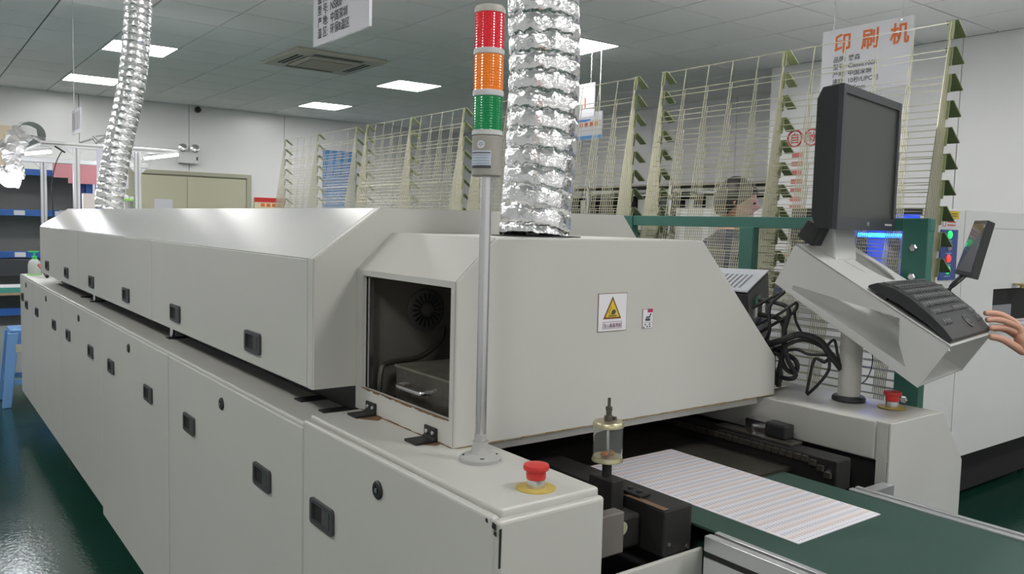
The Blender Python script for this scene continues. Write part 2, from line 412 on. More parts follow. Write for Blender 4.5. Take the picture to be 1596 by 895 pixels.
# inside of the exit hood
INNER = mat('inner_panel', (.16, .145, .125), .6, var=.4, vscale=8)
B(.80, 1.66, 1.604, 1.611, 1.03, 1.30).build('inner_wall', INNER, oven)
B(.805, 1.70, Y0+.008, 1.60, 1.016, 1.022).build('inner_floor', DARK, oven)
fan = MB().lathe([(.048, 0), (.048, .006), (.043, .009), (.012, .007), (.010, .010)], (.957, 1.604, 1.222), 28, (0,-1,0)).build('fan_guard', mat('fan_grey', (.11, .105, .095), .5), oven, smooth=True)
for k in range(18):
    a = 2*PI*k/18; MB().prism([(.957+math.cos(a+s)*r, 1.5945, 1.222+math.sin(a+s)*r) for r, s in ((.016, -.10), (.038, -.05), (.038, .05), (.016, .10))], (0, -.0016, 0)).build('guard_slot', CAVITY, fan)
B(1.03, 1.10, 1.45, 1.60, 1.12, 1.30).build('inner_motor', DARK, oven, bevel=.01)
MB().tube(curve([(1.0, 1.59, 1.18), (.985, 1.58, 1.15), (.93, 1.575, 1.12), (.85, 1.565, 1.115), (.825, 1.56, 1.10), (.822, 1.56, 1.03)]), .006, 8).build('inner_hose', OILY, oven, smooth=True)
pan = B(.825, 1.05, 1.245, 1.495, 1.024, 1.122).build('collecting_pan', OILY, oven, bevel=.004)
B(.823, 1.052, 1.243, 1.497, 1.119, 1.124).build('pan_rim', mat('grimy_rim', (.22, .20, .16), .4, .4, var=.6, vscale=20), pan)
MB().tube(curve([(.826, 1.46, 1.087), (.811, 1.457, 1.087), (.806, 1.445, 1.087), (.806, 1.375, 1.087), (.811, 1.363, 1.087), (.826, 1.36, 1.087)]), .0045, 8).build('pan_handle', STEEL, pan, smooth=True)
B(.802, .812, 1.572, 1.580, 1.03, 1.30).build('window_rail', STEEL, oven)
# hinges below the window
for y in (1.535, 1.293):
    h = B(.7865, .791, y-.021, y+.021, 1.0155, 1.040).build('hinge', DARK, oven, bevel=.001)
    B(.745, .7865, y-.021, y+.021, 1.014, 1.0185).build('hinge_leaf', DARK, h); MB().cyl((.787, y-.022, 1.0185), (.787, y+.022, 1.0185), .0035, 10).build('hinge_pin', DARK, h)
    for s in (-1, 1): MB().lathe([(.0045, 0), (.004, .002)], (.7865, y+s*.011, 1.030), 10, (-1,0,0)).build('screw', STEEL, h)
# warning stickers on the exit hood end
def tri(cx, cz, r, y, squash=1): return [(cx+r*math.sin(a), y, cz+r*math.cos(a)*squash) for a in (0, 2*PI/3, 4*PI/3)]
BROWN = mat('sticker_brown', (.20, .07, .02), .6); SYEL = mat('sticker_yellow', (.72, .52, .03), .6); STW = mat('sticker_white', (.74, .73, .76), .5); MAUVE = mat('sticker_print', (.20, .08, .16), .6)
s1 = B(1.131, 1.212, Y0-.001, Y0, 1.206, 1.285).build('warning_sticker', BROWN, oven)
B(1.1322, 1.2108, Y0-.0014, Y0-.001, 1.2072, 1.2838).build('sticker_field', STW, s1)
MB().prism(tri(1.1705, 1.2475, .0295, Y0-.0018, 1.05), (0, .0004, 0)).build('warning_triangle', BROWN, s1)
MB().prism(tri(1.1705, 1.2475, .0225, Y0-.0022, 1.05), (0, .0004, 0)).build('triangle_field', SYEL, s1)
B(1.159, 1.182, Y0-.0026, Y0-.0022, 1.2375, 1.2395).build('pictogram', INK, s1)
MB().prism([(1.166, Y0-.0026, 1.241), (1.176, Y0-.0026, 1.241), (1.180, Y0-.0026, 1.247), (1.176, Y0-.0026, 1.252), (1.169, Y0-.0026, 1.249)], (0, .0004, 0)).build('pictogram', INK, s1)
MB().tube(curve([(1.163, Y0-.0024, 1.242), (1.161, Y0-.0024, 1.248), (1.166, Y0-.0024, 1.253), (1.165, Y0-.0024, 1.258)]), .0006, 5).build('pictogram', INK, s1)
m = MB()
for a, b, c, e in ((1.145, 1.198, 1.2118, 1.2125), (1.145, 1.198, 1.2255, 1.2262), (1.145, 1.1457, 1.2118, 1.2262), (1.1973, 1.198, 1.2118, 1.2262)): m.box(a, b, Y0-.0018, Y0-.0014, c, e)
m.build('sticker_border', MAUVE, s1)
text('当心高温表面', (1.1465, Y0-.0014, 1.2150), (1,0,0), (0,0,1), .0094, MAUVE, s1, bold=.01, sx=.88)
s2 = B(1.2595, 1.2905, Y0-.001, Y0, 1.206, 1.248).build('instruction_sticker', MAUVE, oven)
B(1.2603, 1.2897, Y0-.0014, Y0-.001, 1.2068, 1.2472).build('sticker_field', STW, s2)
B(1.274, 1.2897, Y0-.0018, Y0-.0014, 1.2405, 1.2472).build('sticker_heading', mat('sticker_magenta', (.45, .03, .10), .6), s2)
m = MB().box(1.268, 1.282, Y0-.0018, Y0-.0014, 1.2225, 1.228).prism([(1.269, Y0-.0018, 1.229), (1.281, Y0-.0018, 1.229), (1.286, Y0-.0018, 1.238), (1.283, Y0-.0018, 1.239), (1.279, Y0-.0018, 1.232), (1.270, Y0-.0018, 1.232)], (0, .0004, 0)).box(1.2603, 1.2897, Y0-.0018, Y0-.0014, 1.219, 1.2195)
for a, b in ((1.268, 1.2145), (1.274, 1.2105), (1.282, 1.2105), (1.281, 1.2155), (1.2635, 1.209)): m.box(a-.0018, a+.0018, Y0-.0018, Y0-.0014, b-.0016, b+.0016)
m.build('pictogram', INK, s2)

# emergency stops (yellow ring, steel collar, red mushroom)
def estop(x, y, z, parent, s=1, red=RED):
    e = MB().lathe([(.031*s, 0), (.031*s, .0015), (.029*s, .002)], (x, y, z), 30).build('emergency_stop', YELLOW, parent, smooth=True)
    MB().lathe([(.0145*s, 0), (.0145*s, .013*s), (.0135*s, .014*s)], (x, y, z+.002), 24).build('collar', STEEL, e, smooth=True)
    MB().lathe([(.0150*s, 0), (.0155*s, .002*s), (.0152*s, .013*s), (.0198*s, .0145*s), (.0204*s, .018*s), (.0195*s, .022*s), (.012*s, .0242*s), (.0, .0245*s)], (x, y, z+.0155*s), 30).build('button', red, e, smooth=True)
    return e
estop(.7816, .9672, 1.0139, oven)

# outlet trough, chain rails and right hand arm
m = B(.87, 1.70, .93, 1.60, .80, .807); m.build('trough_floor', CAVITY, oven)
B(.8697, 1.114, YN+.004, YN+.012, .16, .866).build('front_apron', PAINT, oven, bevel=.003)
B(1.116, 1.70, YN+.004, YN+.012, .16, .81).build('front_apron', PAINT, oven, bevel=.003)
B(1.098, 1.597, 1.065, 1.60, .882, .892).build('mesh_belt', OILY, oven)
B(.872, 1.70, 1.56, 1.60, .862, 1.012).build('tunnel_dark', CAVITY, oven)
B(.872, .876, .95, 1.58, .862, 1.0).build('trough_side', DARK, oven)
m = B(.88, 1.72, 1.24, 1.258, .992, 1.012); m.box(.885, .905, 1.24, 1.258, .862, .992); m.build('tunnel_brace', PAINT, oven)
rail = B(1.022, 1.093, .918, 1.60, .862, .9455).build('chain_rail', DARK, oven, bevel=.004)
B(1.030, 1.060, .985, 1.06, .9455, .9515).build('rail_clip', DARK, rail, bevel=.002)
for y in (1.0, 1.022): MB().lathe([(.006, 0), (.006, .003), (.0045, .004)], (1.045, y, .9515), 10).build('screw', BLACK, rail)
B(1.0215, 1.034, .92, 1.01, .9455, .9465).build('worn_edge', mat('worn_copper', (.28, .16, .09), .4, .6, var=.4, vscale=40), rail)
for x, z in ((1.035, .885), (1.082, .872)): MB().lathe([(.004, 0), (.0035, .002)], (x, .918, z), 10, (0,-1,0)).build('screw', STEEL, rail)
# rail outer links / motor with round plate beside the rail
g = B(.905, 1.015, .965, 1.25, .872, .93).build('rail_drive', DARK, oven, bevel=.006)
MB().lathe([(.012, 0), (.012, .002), (.010, .003)], (.968, .964, .912), 18, (0,-1,0)).build('drive_badge', mat('badge', (.40, .40, .28), .5), g)
B(.885, .945, .935, .96, .885, .955).build('drive_plate', mat('grey_brown', (.16, .145, .13), .5, var=.3, vscale=20), g, bevel=.003)
B(.90, .99, 1.04, 1.50, .93, .952).build('adjust_bar', DARK, oven, bevel=.003)
# far rail with its chain
fr = B(1.600, 1.655, .955, 1.60, .862, .931).build('chain_rail', DARK, oven, bevel=.004)
B(1.615, 1.66, 1.08, 1.30, .931, .937).build('rail_cover', OILY, fr, bevel=.002)
B(1.63, 1.665, 1.105, 1.165, .937, .972).build('rail_motor', BLACK, fr, bevel=.006)
B(1.645, 1.69, 1.16, 1.23, .937, .965).build('motor_bracket', STEEL, fr)
MB().tube([(1.60, 1.17, .945), (1.655, 1.22, .95)], .004, 8).build('guide_pin', STEEL, fr)
link = MB().box(-.004, .004, -.0075, .0075, -.006, .006).mesh('chain_link', OILY)
for k in range(30): place(link, 'chain_link', (1.593, .972+k*.019, .921-(.0 if k > 2 else (.004*(3-k)**1.6))), fr)
MB().lathe([(.006, 0), (.005, .003)], (1.60, .975, .905), 10, (-1,0,0)).build('screw', CHROME, fr)
arm = [(1.7025, 1.0125), (1.934, 1.0125), (2.041, .882), (2.041, .16), (1.7025, .16)]
MB().prism([(x, .8955, z) for x, z in arm], (0, .006, 0)).build('arm_end_plate', PAINT2, oven, bevel=.002)
B(1.7005, 1.7035, .902, .925, .16, 1.010).build('arm_flange', PAINT, oven)
B(1.700, 1.708, .930, 1.60, .9265, 1.0105).build('arm_side_panel', PAINT, oven, bevel=.003)
B(1.722, 1.728, .905, 1.60, .16, .93).build('arm_inner_wall', CAVITY, oven)
MB().prism([(x, .9025, z) for x, z in [(1.706, 1.0105), (1.932, 1.0105), (2.037, .882), (2.037, .16), (1.75, .16), (1.75, .925), (1.706, .925)]], (0, .82, 0)).build('arm_body', PAINT, oven)
estop(1.868, .985, 1.0125, oven, 1.0, RED)

# oil cup on the near rail
GLASS = mat('clear_glass', (.93, .95, .93), .03, trans=.95); GLASS.node_tree.nodes['Principled BSDF'].inputs['IOR'].default_value = 1.2
BRASS = mat('dull_brass', (.50, .46, .30), .35, .8)
cx, cy = .986, 1.023
oc = MB().cyl((cx, cy, .925), (cx, cy, 1.012), .0085, 14).build('oil_cup', DARK, oven)
B(cx-.016, cx+.014, cy-.03, cy+.03, .915, .985).build('cup_bracket', DARK, oc, bevel=.003)
MB().lathe([(.0275, 0), (.0275, .003), (.026, .006), (.026, .009)], (cx, cy, 1.012), 30).build('cup_base', BRASS, oc, smooth=True)
g = MB(); g.lathe([(.0258, .0), (.0258, .052), (.0246, .052), (.0246, .0)], (cx, cy, 1.021), 30); g.f = g.f[:-2]; g.build('cup_glass', GLASS, oc, smooth=True)
MB().lathe([(.0275, 0), (.0275, .006), (.025, .009), (.01, .010)], (cx, cy, 1.073), 30).build('cup_lid', BRASS, oc, smooth=True)
MB().cyl((cx, cy, 1.02), (cx, cy, 1.075), .003, 8).build('cup_stem', STEEL, oc)
for s in (-1, 1): MB().lathe([(.001, 0), (.007, .002), (.007, .006), (.003, .008)], (cx+s*.008, cy, 1.021), 12).build('cup_seal', mat('amber_seal', (.45, .13, .03), .4), oc, smooth=True)
MB().lathe([(.008, 0), (.008, .008), (.005, .010), (.005, .018), (.006, .018), (.006, .024), (.0028, .026), (.0028, .040)], (cx, cy, 1.083), 14).build('cup_valve', OILY, oc, smooth=True)
MB().lathe([(.004, 0), (.004, .006)], (cx+.014, cy, 1.082), 8).build('cup_breather', OILY, oc)
# exhaust collar for the wide duct
MB().lathe([(.098, 0), (.098, .002), (.07, .003)], (1.116, 1.405, 1.395), 32).build('duct_collar', DARK, oven, smooth=True)
MB().lathe([(.082, 0), (.078, .05)], (1.0, 5.05, 1.449), 24).build('duct_collar', STEEL, oven, smooth=True)

# ================================================================== OUTFEED CONVEYOR
ocv = thing('outfeed_conveyor', 'green flat belt conveyor with silver profile rails at the oven outlet', 'conveyor', (1.32, .2, 0))
BZ = .9
m = B(1.118, 1.527, -.95, 1.03, BZ-.004, BZ); m.tube([(1.118, 1.03, BZ-.026), (1.527, 1.03, BZ-.026)], .026, 20); m.tube([(1.118, -.95, BZ-.026), (1.527, -.95, BZ-.026)], .026, 20); m.box(1.118, 1.527, -.95, 1.03, BZ-.052, BZ-.048)
m.build('belt', BELT, ocv)
def profile(x0, x1, parent, y1):
    w_ = x1-x0; z1 = BZ+.004; z0 = BZ-.078
    pts = [(x0, z0), (x1, z0), (x1, z1), (x0+w_*.68, z1), (x0+w_*.68, z1-.006), (x0+w_*.44, z1-.006), (x0+w_*.44, z1), (x0, z1), (x0, z1-.026), (x0+.006, z1-.026), (x0+.006, z1-.036), (x0, z1-.036)]
    o = MB().prism([(x, -1.0, z) for x, z in pts], (0, y1+1.0, 0)).build('rail_profile', ALU, parent, bevel=.001)
    B(x0+w_*.45, x0+w_*.67, -1.0, y1-.002, z1-.0058, z1-.005).build('profile_groove', DARK, o)
    B(x0+.001, x0+.0055, -1.0, y1-.002, z1-.0355, z1-.0265).build('profile_groove', DARK, o)
profile(1.078, 1.116, ocv, .878); profile(1.529, 1.563, ocv, .885)
for y in (-.8, .55):
    for x in (1.10, 1.545): B(x-.02, x+.02, y-.02, y+.02, .02, BZ-.078).build('leg', ALU, ocv); 
    for x in (1.10, 1.545): MB().cyl((x, y, 0), (x, y, .02), .03).build('levelling_foot', BLACK, ocv)
    B(1.10, 1.545, y-.015, y+.015, .3, .34).build('cross_bar', ALU, ocv)
# profile end bracket
B(1.565, 1.66, .86, .885, .86, .895).build('mount_bracket', ALU, ocv)

# printed sheet on the belt
def sheet_mat():
    m = bpy.data.materials.new('printed_sheet'); m.use_nodes = True; nt = m.node_tree; b = nt.nodes['Principled BSDF']; b.inputs['Roughness'].default_value = .55
    L = nt.links; tc = nt.nodes.new('ShaderNodeTexCoord'); sp = nt.nodes.new('ShaderNodeSeparateXYZ'); L.new(tc.outputs['Object'], sp.inputs[0])
    def mth(op, a, bb=None, c=None):
        n = nt.nodes.new('ShaderNodeMath'); n.operation = op
        for i, v in enumerate((a, bb, c)):
            if v is None: continue
            if isinstance(v, (int, float)): n.inputs[i].default_value = v
            else: L.new(v, n.inputs[i])
        return n.outputs[0]
    fx = mth('FRACT', mth('MULTIPLY', sp.outputs[0], 1/.0085)); fy = mth('FRACT', mth('MULTIPLY', sp.outputs[1], 1/.0172))
    gx = mth('LESS_THAN', fx, .5); gy = mth('LESS_THAN', fy, .52)
    # narrower mark inside every cell, like rows of printed boards
    fy2 = mth('FRACT', mth('MULTIPLY', sp.outputs[1], 1/.0043)); gy2 = mth('LESS_THAN', fy2, .55)
    mark = mth('MULTIPLY', gx, mth('MAXIMUM', gy, mth('MULTIPLY', gy2, .35)))
    band = mth('LESS_THAN', mth('FRACT', mth('MULTIPLY', sp.outputs[1], 1/.0344)), .5)
    pink = nt.nodes.new('ShaderNodeMix'); pink.data_type = 'RGBA'; pink.inputs['A'].default_value = (.30, .29, .36, 1); pink.inputs['B'].default_value = (.48, .36, .36, 1); L.new(band, pink.inputs['Factor'])
    bg = nt.nodes.new('ShaderNodeMix'); bg.data_type = 'RGBA'; bg.inputs['A'].default_value = (.76, .75, .80, 1); bg.inputs['B'].default_value = (.75, .70, .71, 1); L.new(band, bg.inputs['Factor'])
    mx = nt.nodes.new('ShaderNodeMix'); mx.data_type = 'RGBA'; L.new(bg.outputs['Result'], mx.inputs['A']); L.new(pink.outputs['Result'], mx.inputs['B'])
    ins = mth('MULTIPLY', mth('LESS_THAN', mth('ABSOLUTE', sp.outputs[0]), .124), mth('LESS_THAN', mth('ABSOLUTE', sp.outputs[1]), .252))
    L.new(mth('MULTIPLY', mth('MULTIPLY', mark, ins), .72), mx.inputs['Factor']); L.new(mx.outputs['Result'], b.inputs['Base Color'])
    return m
tag(B(1.1885, 1.4455, .7712, 1.286, BZ+.0005, BZ+.0022).build('printed_sheet', sheet_mat(), at=(1.317, 1.0286, BZ)), 'white sheet printed with rows of small mauve and pink marks lying on the belt', 'printed sheet')

# ================================================================== SIGNAL TOWER
TX, TY = .7945, 1.138
tw = thing('signal_tower', 'red, orange and green signal tower light on a steel pole', 'signal light', (TX, TY, 1.0139))
fl = MB().lathe([(.036, 0), (.036, .006), (.032, .009), (.018, .013), (.0145, .020), (.0135, .030), (.0135, .034)], (TX, TY, 1.0139), 32).build('base_flange', GREYP, tw, smooth=True)
for k in range(4):
    a = PI/4+k*PI/2+.3; MB().lathe([(.0042, 0), (.0042, .0008)], (TX+.027*math.cos(a), TY+.027*math.sin(a), 1.0139+.0095), 10).build('bolt_hole', CAVITY, fl)
MB().cyl((TX, TY, 1.045), (TX, TY, 1.502), .0095, 20).build('pole', STEEL, tw, smooth=True)
MB().cyl((TX, TY, 1.04), (TX, TY, 1.06), .0105, 20).build('pole_sleeve', GREYP, tw, smooth=True)
HOUS = mat('housing_grey', (.36, .34, .30), .5); RINGM = mat('ring_white', (.62, .62, .62), .35)
R0 = .0255
def rl(z0, z1, r=R0, b=.001): return MB().lathe([(r-b, z0), (r, z0+b), (r, z1-b), (r-b, z1)], (TX, TY, 0), 40)
rl(1.499, 1.5665, R0-.0005, .002).build('housing', HOUS, tw, smooth=True)
def lens(name, z0, z1, col, ec):
    m = mat('lens_'+name, col, .18, trans=.0, coat=.6, emit=.22, ecol=ec)
    o = MB()
    n = 72; rows = 26
    vs = []; fs = []
    for i in range(rows+1):
        z = z0+(z1-z0)*i/rows
        for k in range(n):
            r = R0-.0008-(.0007 if k % 2 else 0)-(.0006 if i % 2 else 0); vs.append((TX+r*math.cos(2*PI*k/n), TY+r*math.sin(2*PI*k/n), z))
    for i in range(rows):
        for k in range(n): fs.append((i*n+k, i*n+(k+1) % n, (i+1)*n+(k+1) % n, (i+1)*n+k))
    fs.append(tuple(range(n))[::-1]); fs.append(tuple(rows*n+k for k in range(n)))
    o.add(vs, fs); ob = o.build('lens', m, tw); sub(ob, name+' ribbed lens'); return ob
lens('green', 1.575, 1.6305, (.004, .16, .05), (0, .30, .08)); lens('orange', 1.6405, 1.6985, (.72, .17, .008), (.9, .22, .01)); lens('red', 1.708, 1.766, (.55, .006, .018), (.8, .01, .03))
for a, b in ((1.5665, 1.575), (1.6305, 1.6405), (1.6985, 1.708)): rl(a, b, R0+.0003).build('ring', RINGM, tw, smooth=True)
MB().lathe([(R0, 0), (R0, .008), (R0-.002, .0115), (R0-.006, .0125)], (TX, TY, 1.766), 40).build('cap', mat('cap_grey', (.48, .46, .42), .45), tw, smooth=True)
# labels wrapped round the housing
def wrap(a0, a1, z0, z1, r, m, name, par):
    n = 10; vs = []; fs = []
    for i in range(n+1):
        a = a0+(a1-a0)*i/n
        for z in (z0, z1): vs.append((TX+r*math.cos(a), TY+r*math.sin(a), z))
    for i in range(n): fs.append((2*i, 2*i+2, 2*i+3, 2*i+1))
    return MB().add(vs, fs).build(name, m, par)
AC0 = math.atan2(-TY, -TX)      # direction of the photograph's side of the tower
LBL = mat('label_pale', (.55, .60, .68), .5)
pl = wrap(AC0-1.25, AC0+.28, 1.5165, 1.5405, R0+.0001, LBL, 'type_label', tw)
wrap(AC0-1.25, AC0+.28, 1.5115, 1.5162, R0+.0001, INK, 'label_band', pl)
for i, z in enumerate((1.5372, 1.533, 1.5285, 1.524, 1.5195)): wrap(AC0-1.2, AC0+(.22 if i < 2 else .05+.04*i), z-.0006-(.0007 if i == 0 else 0), z+.0006, R0+.0003, INK if i == 0 else mat('label_line', (.25, .32, .42), .6), 'label_line', pl)
n = 20; vs = [(TX+(R0+.0002)*math.cos(AC0-.42+.30*math.cos(2*PI*k/n)*.9), TY+(R0+.0002)*math.sin(AC0-.42+.30*math.cos(2*PI*k/n)*.9), 1.5505+.0067*math.sin(2*PI*k/n)) for k in range(n)]
qc = MB().add(vs, [tuple(range(n))]).build('check_sticker', STW, tw)
for z, a in ((1.553, .14), (1.5503, .2), (1.5475, .08)): wrap(AC0-.42-a, AC0-.42+a, z-.0007, z+.0007, R0+.0004, mat('label_line', (.25, .32, .42), .6), 'label_line', qc)

# ================================================================== FOIL DUCTS
FOIL = mat('crinkled_foil', (.88, .88, .89), .22, 1, bump=.35, bscale=60)
def duct(name, path, R, pitch, label, seed, nseg=132, per=12):
    pts = curve(path, 24); L = [0]
    for a, b in zip(pts[:-1], pts[1:]): L.append(L[-1]+(b-a).length)
    tot = L[-1]; n = int(tot/pitch*per); vs = []; fs = []; j = 0; ref = Vector((1, 0, 0))
    for i in range(n+1):
        s = tot*i/n
        while j < len(L)-2 and L[j+1] < s: j += 1
        f = (s-L[j])/(L[j+1]-L[j]); p = pts[j].lerp(pts[j+1], f); d = (pts[min(j+2, len(pts)-1)]-pts[max(j-1, 0)]).normalized()
        u = (ref-d*ref.dot(d)).normalized(); v = d.cross(u)
        for k in range(nseg):
            th = 2*PI*k/nseg
            ph = (s/pitch+th/(2*PI)) % 1
            g = min(ph, 1-ph); band = math.floor(s/pitch+th/(2*PI))
            q = Vector((math.cos(th)*8.5, math.sin(th)*8.5, band*2.9+ph*.9+seed)); q3 = Vector((math.cos(th)*3, math.sin(th)*3, s/R*2.2+seed))
            r = R*(.985-.048*math.exp(-(g/.075)**2)+.018*math.sin(PI*ph)+.030*noise.noise(q)*math.exp(-g/.16)+.012*noise.noise(q*2.3)*math.exp(-g/.3)+.012*noise.noise(q3))
            vs.append(p+(u*math.cos(th)+v*math.sin(th))*r+d*(noise.noise(q3*1.7)*.14*pitch))
    for i in range(n):
        for k in range(nseg): fs.append((i*nseg+k, i*nseg+(k+1) % nseg, (i+1)*nseg+(k+1) % nseg, (i+1)*nseg+k))
    o = MB().add(vs, fs).build(name, FOIL, at=path[0]); shade(o, 35)
    return tag(o, label, 'duct')
duct('exhaust_duct', [(1.112, 1.405, 1.397), (1.118, 1.408, 1.46), (1.132, 1.412, 1.62), (1.135, 1.415, 1.78), (1.128, 1.418, 1.95), (1.12, 1.42, 2.4), (1.12, 1.42, CZ)], .0775, .041, 'wide crinkled foil duct rising from the exit hood beside the signal tower', 1.3)
duct('exhaust_duct', [(.945, 5.0, 1.45), (.955, 5.0, 1.56), (1.005, 5.0, 1.84), (1.06, 5.0, 2.10), (1.09, 5.0, 2.35), (1.105, 5.0, 2.62), (1.11, 5.0, CZ)], .073, .040, 'thin silver ribbed duct rising from the far end of the oven', 8.1, 84, 10)

# ================================================================== CONSOLE
ca = math.radians(10)
XD = V(math.cos(ca), math.sin(ca), 0); ND = V(math.sin(ca), -math.cos(ca), 0); PC = V(1.86, 1.09, 0)
def K(u, s, z): return PC+XD*u+ND*s+V(0, 0, z)
U0, U1 = -.13, .208
con = thing('console_stand', 'grey sheet-metal keyboard tray on a round post on the oven arm', 'stand', (1.854, 1.087, 1.0125))
CG = mat('console_grey', (.60, .60, .585), .33)
MB().lathe([(.039, 0), (.039, .006), (.036, .011), (.028, .012)], (1.854, 1.087, 1.0125), 32).build('base_ring', BLACK, con, smooth=True)
MB().cyl((1.854, 1.087, 1.02), (1.854, 1.087, 1.188), .0262, 28).build('post', PAINT, con, smooth=True)
tTL, tTR, tBR, tBL = (-.097, 1.391), (.254, 1.186), (.194, 1.088), (-.145, 1.294)
outer = [tTL, tTR, (.224, 1.137), tBR, tBL]; inner = [(-.098, 1.292), (.148, 1.236), (.150, 1.18), (.167, 1.130), (-.101, 1.281)]
for u in (U0, U1-.003):
    m = MB(); vs = []
    for du in (0, .003):
        vs += [K(u+du, s, z) for s, z in outer]+[K(u+du, s, z) for s, z in inner]
    fs = []
    for i in range(5):
        j = (i+1) % 5
        fs += [(i, j, 5+j, 5+i), (10+i, 15+i, 15+j, 10+j), (i, 10+i, 10+j, j), (5+i, 5+j, 15+j, 15+i)]
    m.add(vs, fs).build('tray_side', CG, con)
def plate(a, b, u0, u1, th, name, m=CG):   # slab from (s,z) a to b
    (s0, z0), (s1, z1) = a, b; L = math.hypot(s1-s0, z1-z0); ns, nz = -(z1-z0)/L*th, (s1-s0)/L*th
    return MB().prism([K(u0, s0, z0), K(u0, s1, z1), K(u0, s1-ns, z1-nz), K(u0, s0-ns, z0-nz)], XD*(u1-u0)).build(name, m, con)
plate((tBL[0], tBL[1]+.003), (tBR[0], tBR[1]+.003), U0+.003, U1-.003, .003, 'tray_bottom')
# top panel with a round cut-out
T = (K(0, *tTR)-K(0, *tTL)).normalized(); TN = XD.cross(T); TN = TN if TN.z > 0 else -TN; O = K(U0, *tTL); TL_ = (K(0, *tTR)-K(0, *tTL)).length; TW = U1-U0
hu, hk, ra, rb = .255, .098, .055, .072
angs = sorted([2*PI*k/40 for k in range(40)]+[math.atan2(b_-hk, a_-hu) % (2*PI) for a_ in (0, TW) for b_ in (0, TL_)])
ov = []; iv = []
for a in angs:
    c, s = math.cos(a), math.sin(a); t = min([(TW-hu)/c if c > 1e-9 else (hu/-c if c < -1e-9 else 9), (TL_-hk)/s if s > 1e-9 else (hk/-s if s < -1e-9 else 9)])
    ov.append((hu+c*t, hk+s*t)); e = 1/math.hypot(c/ra, s/rb); iv.append((hu+c*e, hk+s*e))
n = len(angs); vs = []
for dz in (0, -.003): vs += [O+XD*u+T*k+TN*dz for u, k in ov]+[O+XD*u+T*k+TN*dz for u, k in iv]
fs = []
for i in range(n):
    j = (i+1) % n; fs += [(i, j, n+j, n+i), (2*n+i, 3*n+i, 3*n+j, 2*n+j), (i, 2*n+i, 2*n+j, j), (n+i, n+j, 3*n+j, 3*n+i)]
MB().add(vs, fs).build('tray_top', CG, con)
MB().prism([O+XD*u+T*k+TN*.0004 for u, k in ((.125, .06), (.130, .075), (.140, .105), (.146, .132), (.138, .115), (.129, .088))], TN*.0004).build('tray_slot', GREYP, con)
# monitor neck on the tray
m = MB().prism([K(-.045, -.105, 1.385), K(-.045, -.03, 1.35), K(-.045, -.045, 1.46), K(-.045, -.085, 1.47)], XD*.13); m.build('monitor_neck', CG, con, bevel=.006)
MB().prism([K(-.10, -.11, 1.41), K(-.10, -.07, 1.385), K(-.10, -.05, 1.43), K(-.10, -.085, 1.45)], XD*.055).build('tilt_hinge', BLACK, con, bevel=.004)

# monitor
mon = thing('monitor', 'dark flat monitor facing the operator, on the grey console', 'monitor', tuple(K(.035, -.02, 1.4275)))
MBK = mat('monitor_bezel', (.045, .048, .055), .4)
u0, u1, z0, z1, sf = -.156, .2255, 1.4275, 1.755, .0095
cs = MB().prism([K(u0, sf-.012, z0), K(u0, sf-.012, z1), K(u0, sf-.05, z1-.004), K(u0, sf-.062, z1-.03), K(u0, sf-.062, z0+.03), K(u0, sf-.05, z0+.004)], XD*(u1-u0)).build('casing', mat('monitor_case', (.02, .021, .024), .5), mon, bevel=.003)
m = MB()
def kb(u_a, u_b, za, zb, sa, sb): return MB().prism([K(u_a, sa, za), K(u_b, sa, za), K(u_b, sa, zb), K(u_a, sa, zb)], ND*(sb-sa))
for a in ((u0, u1, z1-.019, z1), (u0, u1, z0, z0+.030), (u0, u0+.016, z0+.030, z1-.019), (u1-.016, u1, z0+.030, z1-.019)): q = kb(*a, sf-.012, sf); m.add(q.v, q.f)
m.build('bezel', MBK, mon)
def scr_mat():
    m = mat('lcd_screen', (.03, .032, .03), .35, emit=.018, ecol=(.85, .95, .86)); return m
kb(u0+.016, u1-.016, z0+.030, z1-.019, sf-.012, sf-.006).build('screen', scr_mat(), mon)
n = 14; MB().prism([K(.035+.008*math.cos(2*PI*k/n), sf, z0+.015+.006*math.sin(2*PI*k/n)) for k in range(n)], ND*.0008).build('badge', STEEL, mon)
for k in range(4): kb(u1-.075+k*.013, u1-.067+k*.013, z0+.013, z0+.017, sf, sf+.0008).build('button_mark', WHITEP, mon)
m = MB()
for k in range(26): q = kb(u0-.0008, u0, z0+.03+k*.0105, z0+.034+k*.0105, sf-.058, sf-.048); m.add(q.v, q.f)
m.build('side_vents', BLACK, mon)

# keyboard
kbd = thing('keyboard', 'black compact keyboard with a small scroll ball on the tilted tray', 'keyboard', tuple(O+XD*.17+T*.28))
KB = mat('keyboard_black', (.022, .023, .025), .42); KC = mat('key_cap', (.045, .047, .05), .35); KL = mat('key_print', (.45, .47, .5), .5)
def kp(u, k, h): return O+XD*u+T*(.192+k)+TN*(.001+h)
prof = [(0, .010), (.012, .024), (.05, .0345), (.09, .036), (.14, .030), (.18, .0205), (.208, .010)]
def ht(k):
    for (a, b), (c, d_) in zip(prof[:-1], prof[1:]):
        if a <= k <= c: return b+(d_-b)*(k-a)/(c-a)
    return .01
w0_, w1_ = .012, .322
body = [(k, h) for k, h in prof]+[(.208, 0), (.195, .0), (.15, .008), (.08, .010), (.02, .006), (.0, .004)]
MB().prism([kp(w0_, k, h) for k, h in body], XD*(w1_-w0_)).build('keyboard_body', KB, kbd, bevel=.0015)
for u in (.03, .30): MB().obox(kp(u, .035, .004), XD, T, TN, .012, .012, .006).build('foot', KB, kbd)
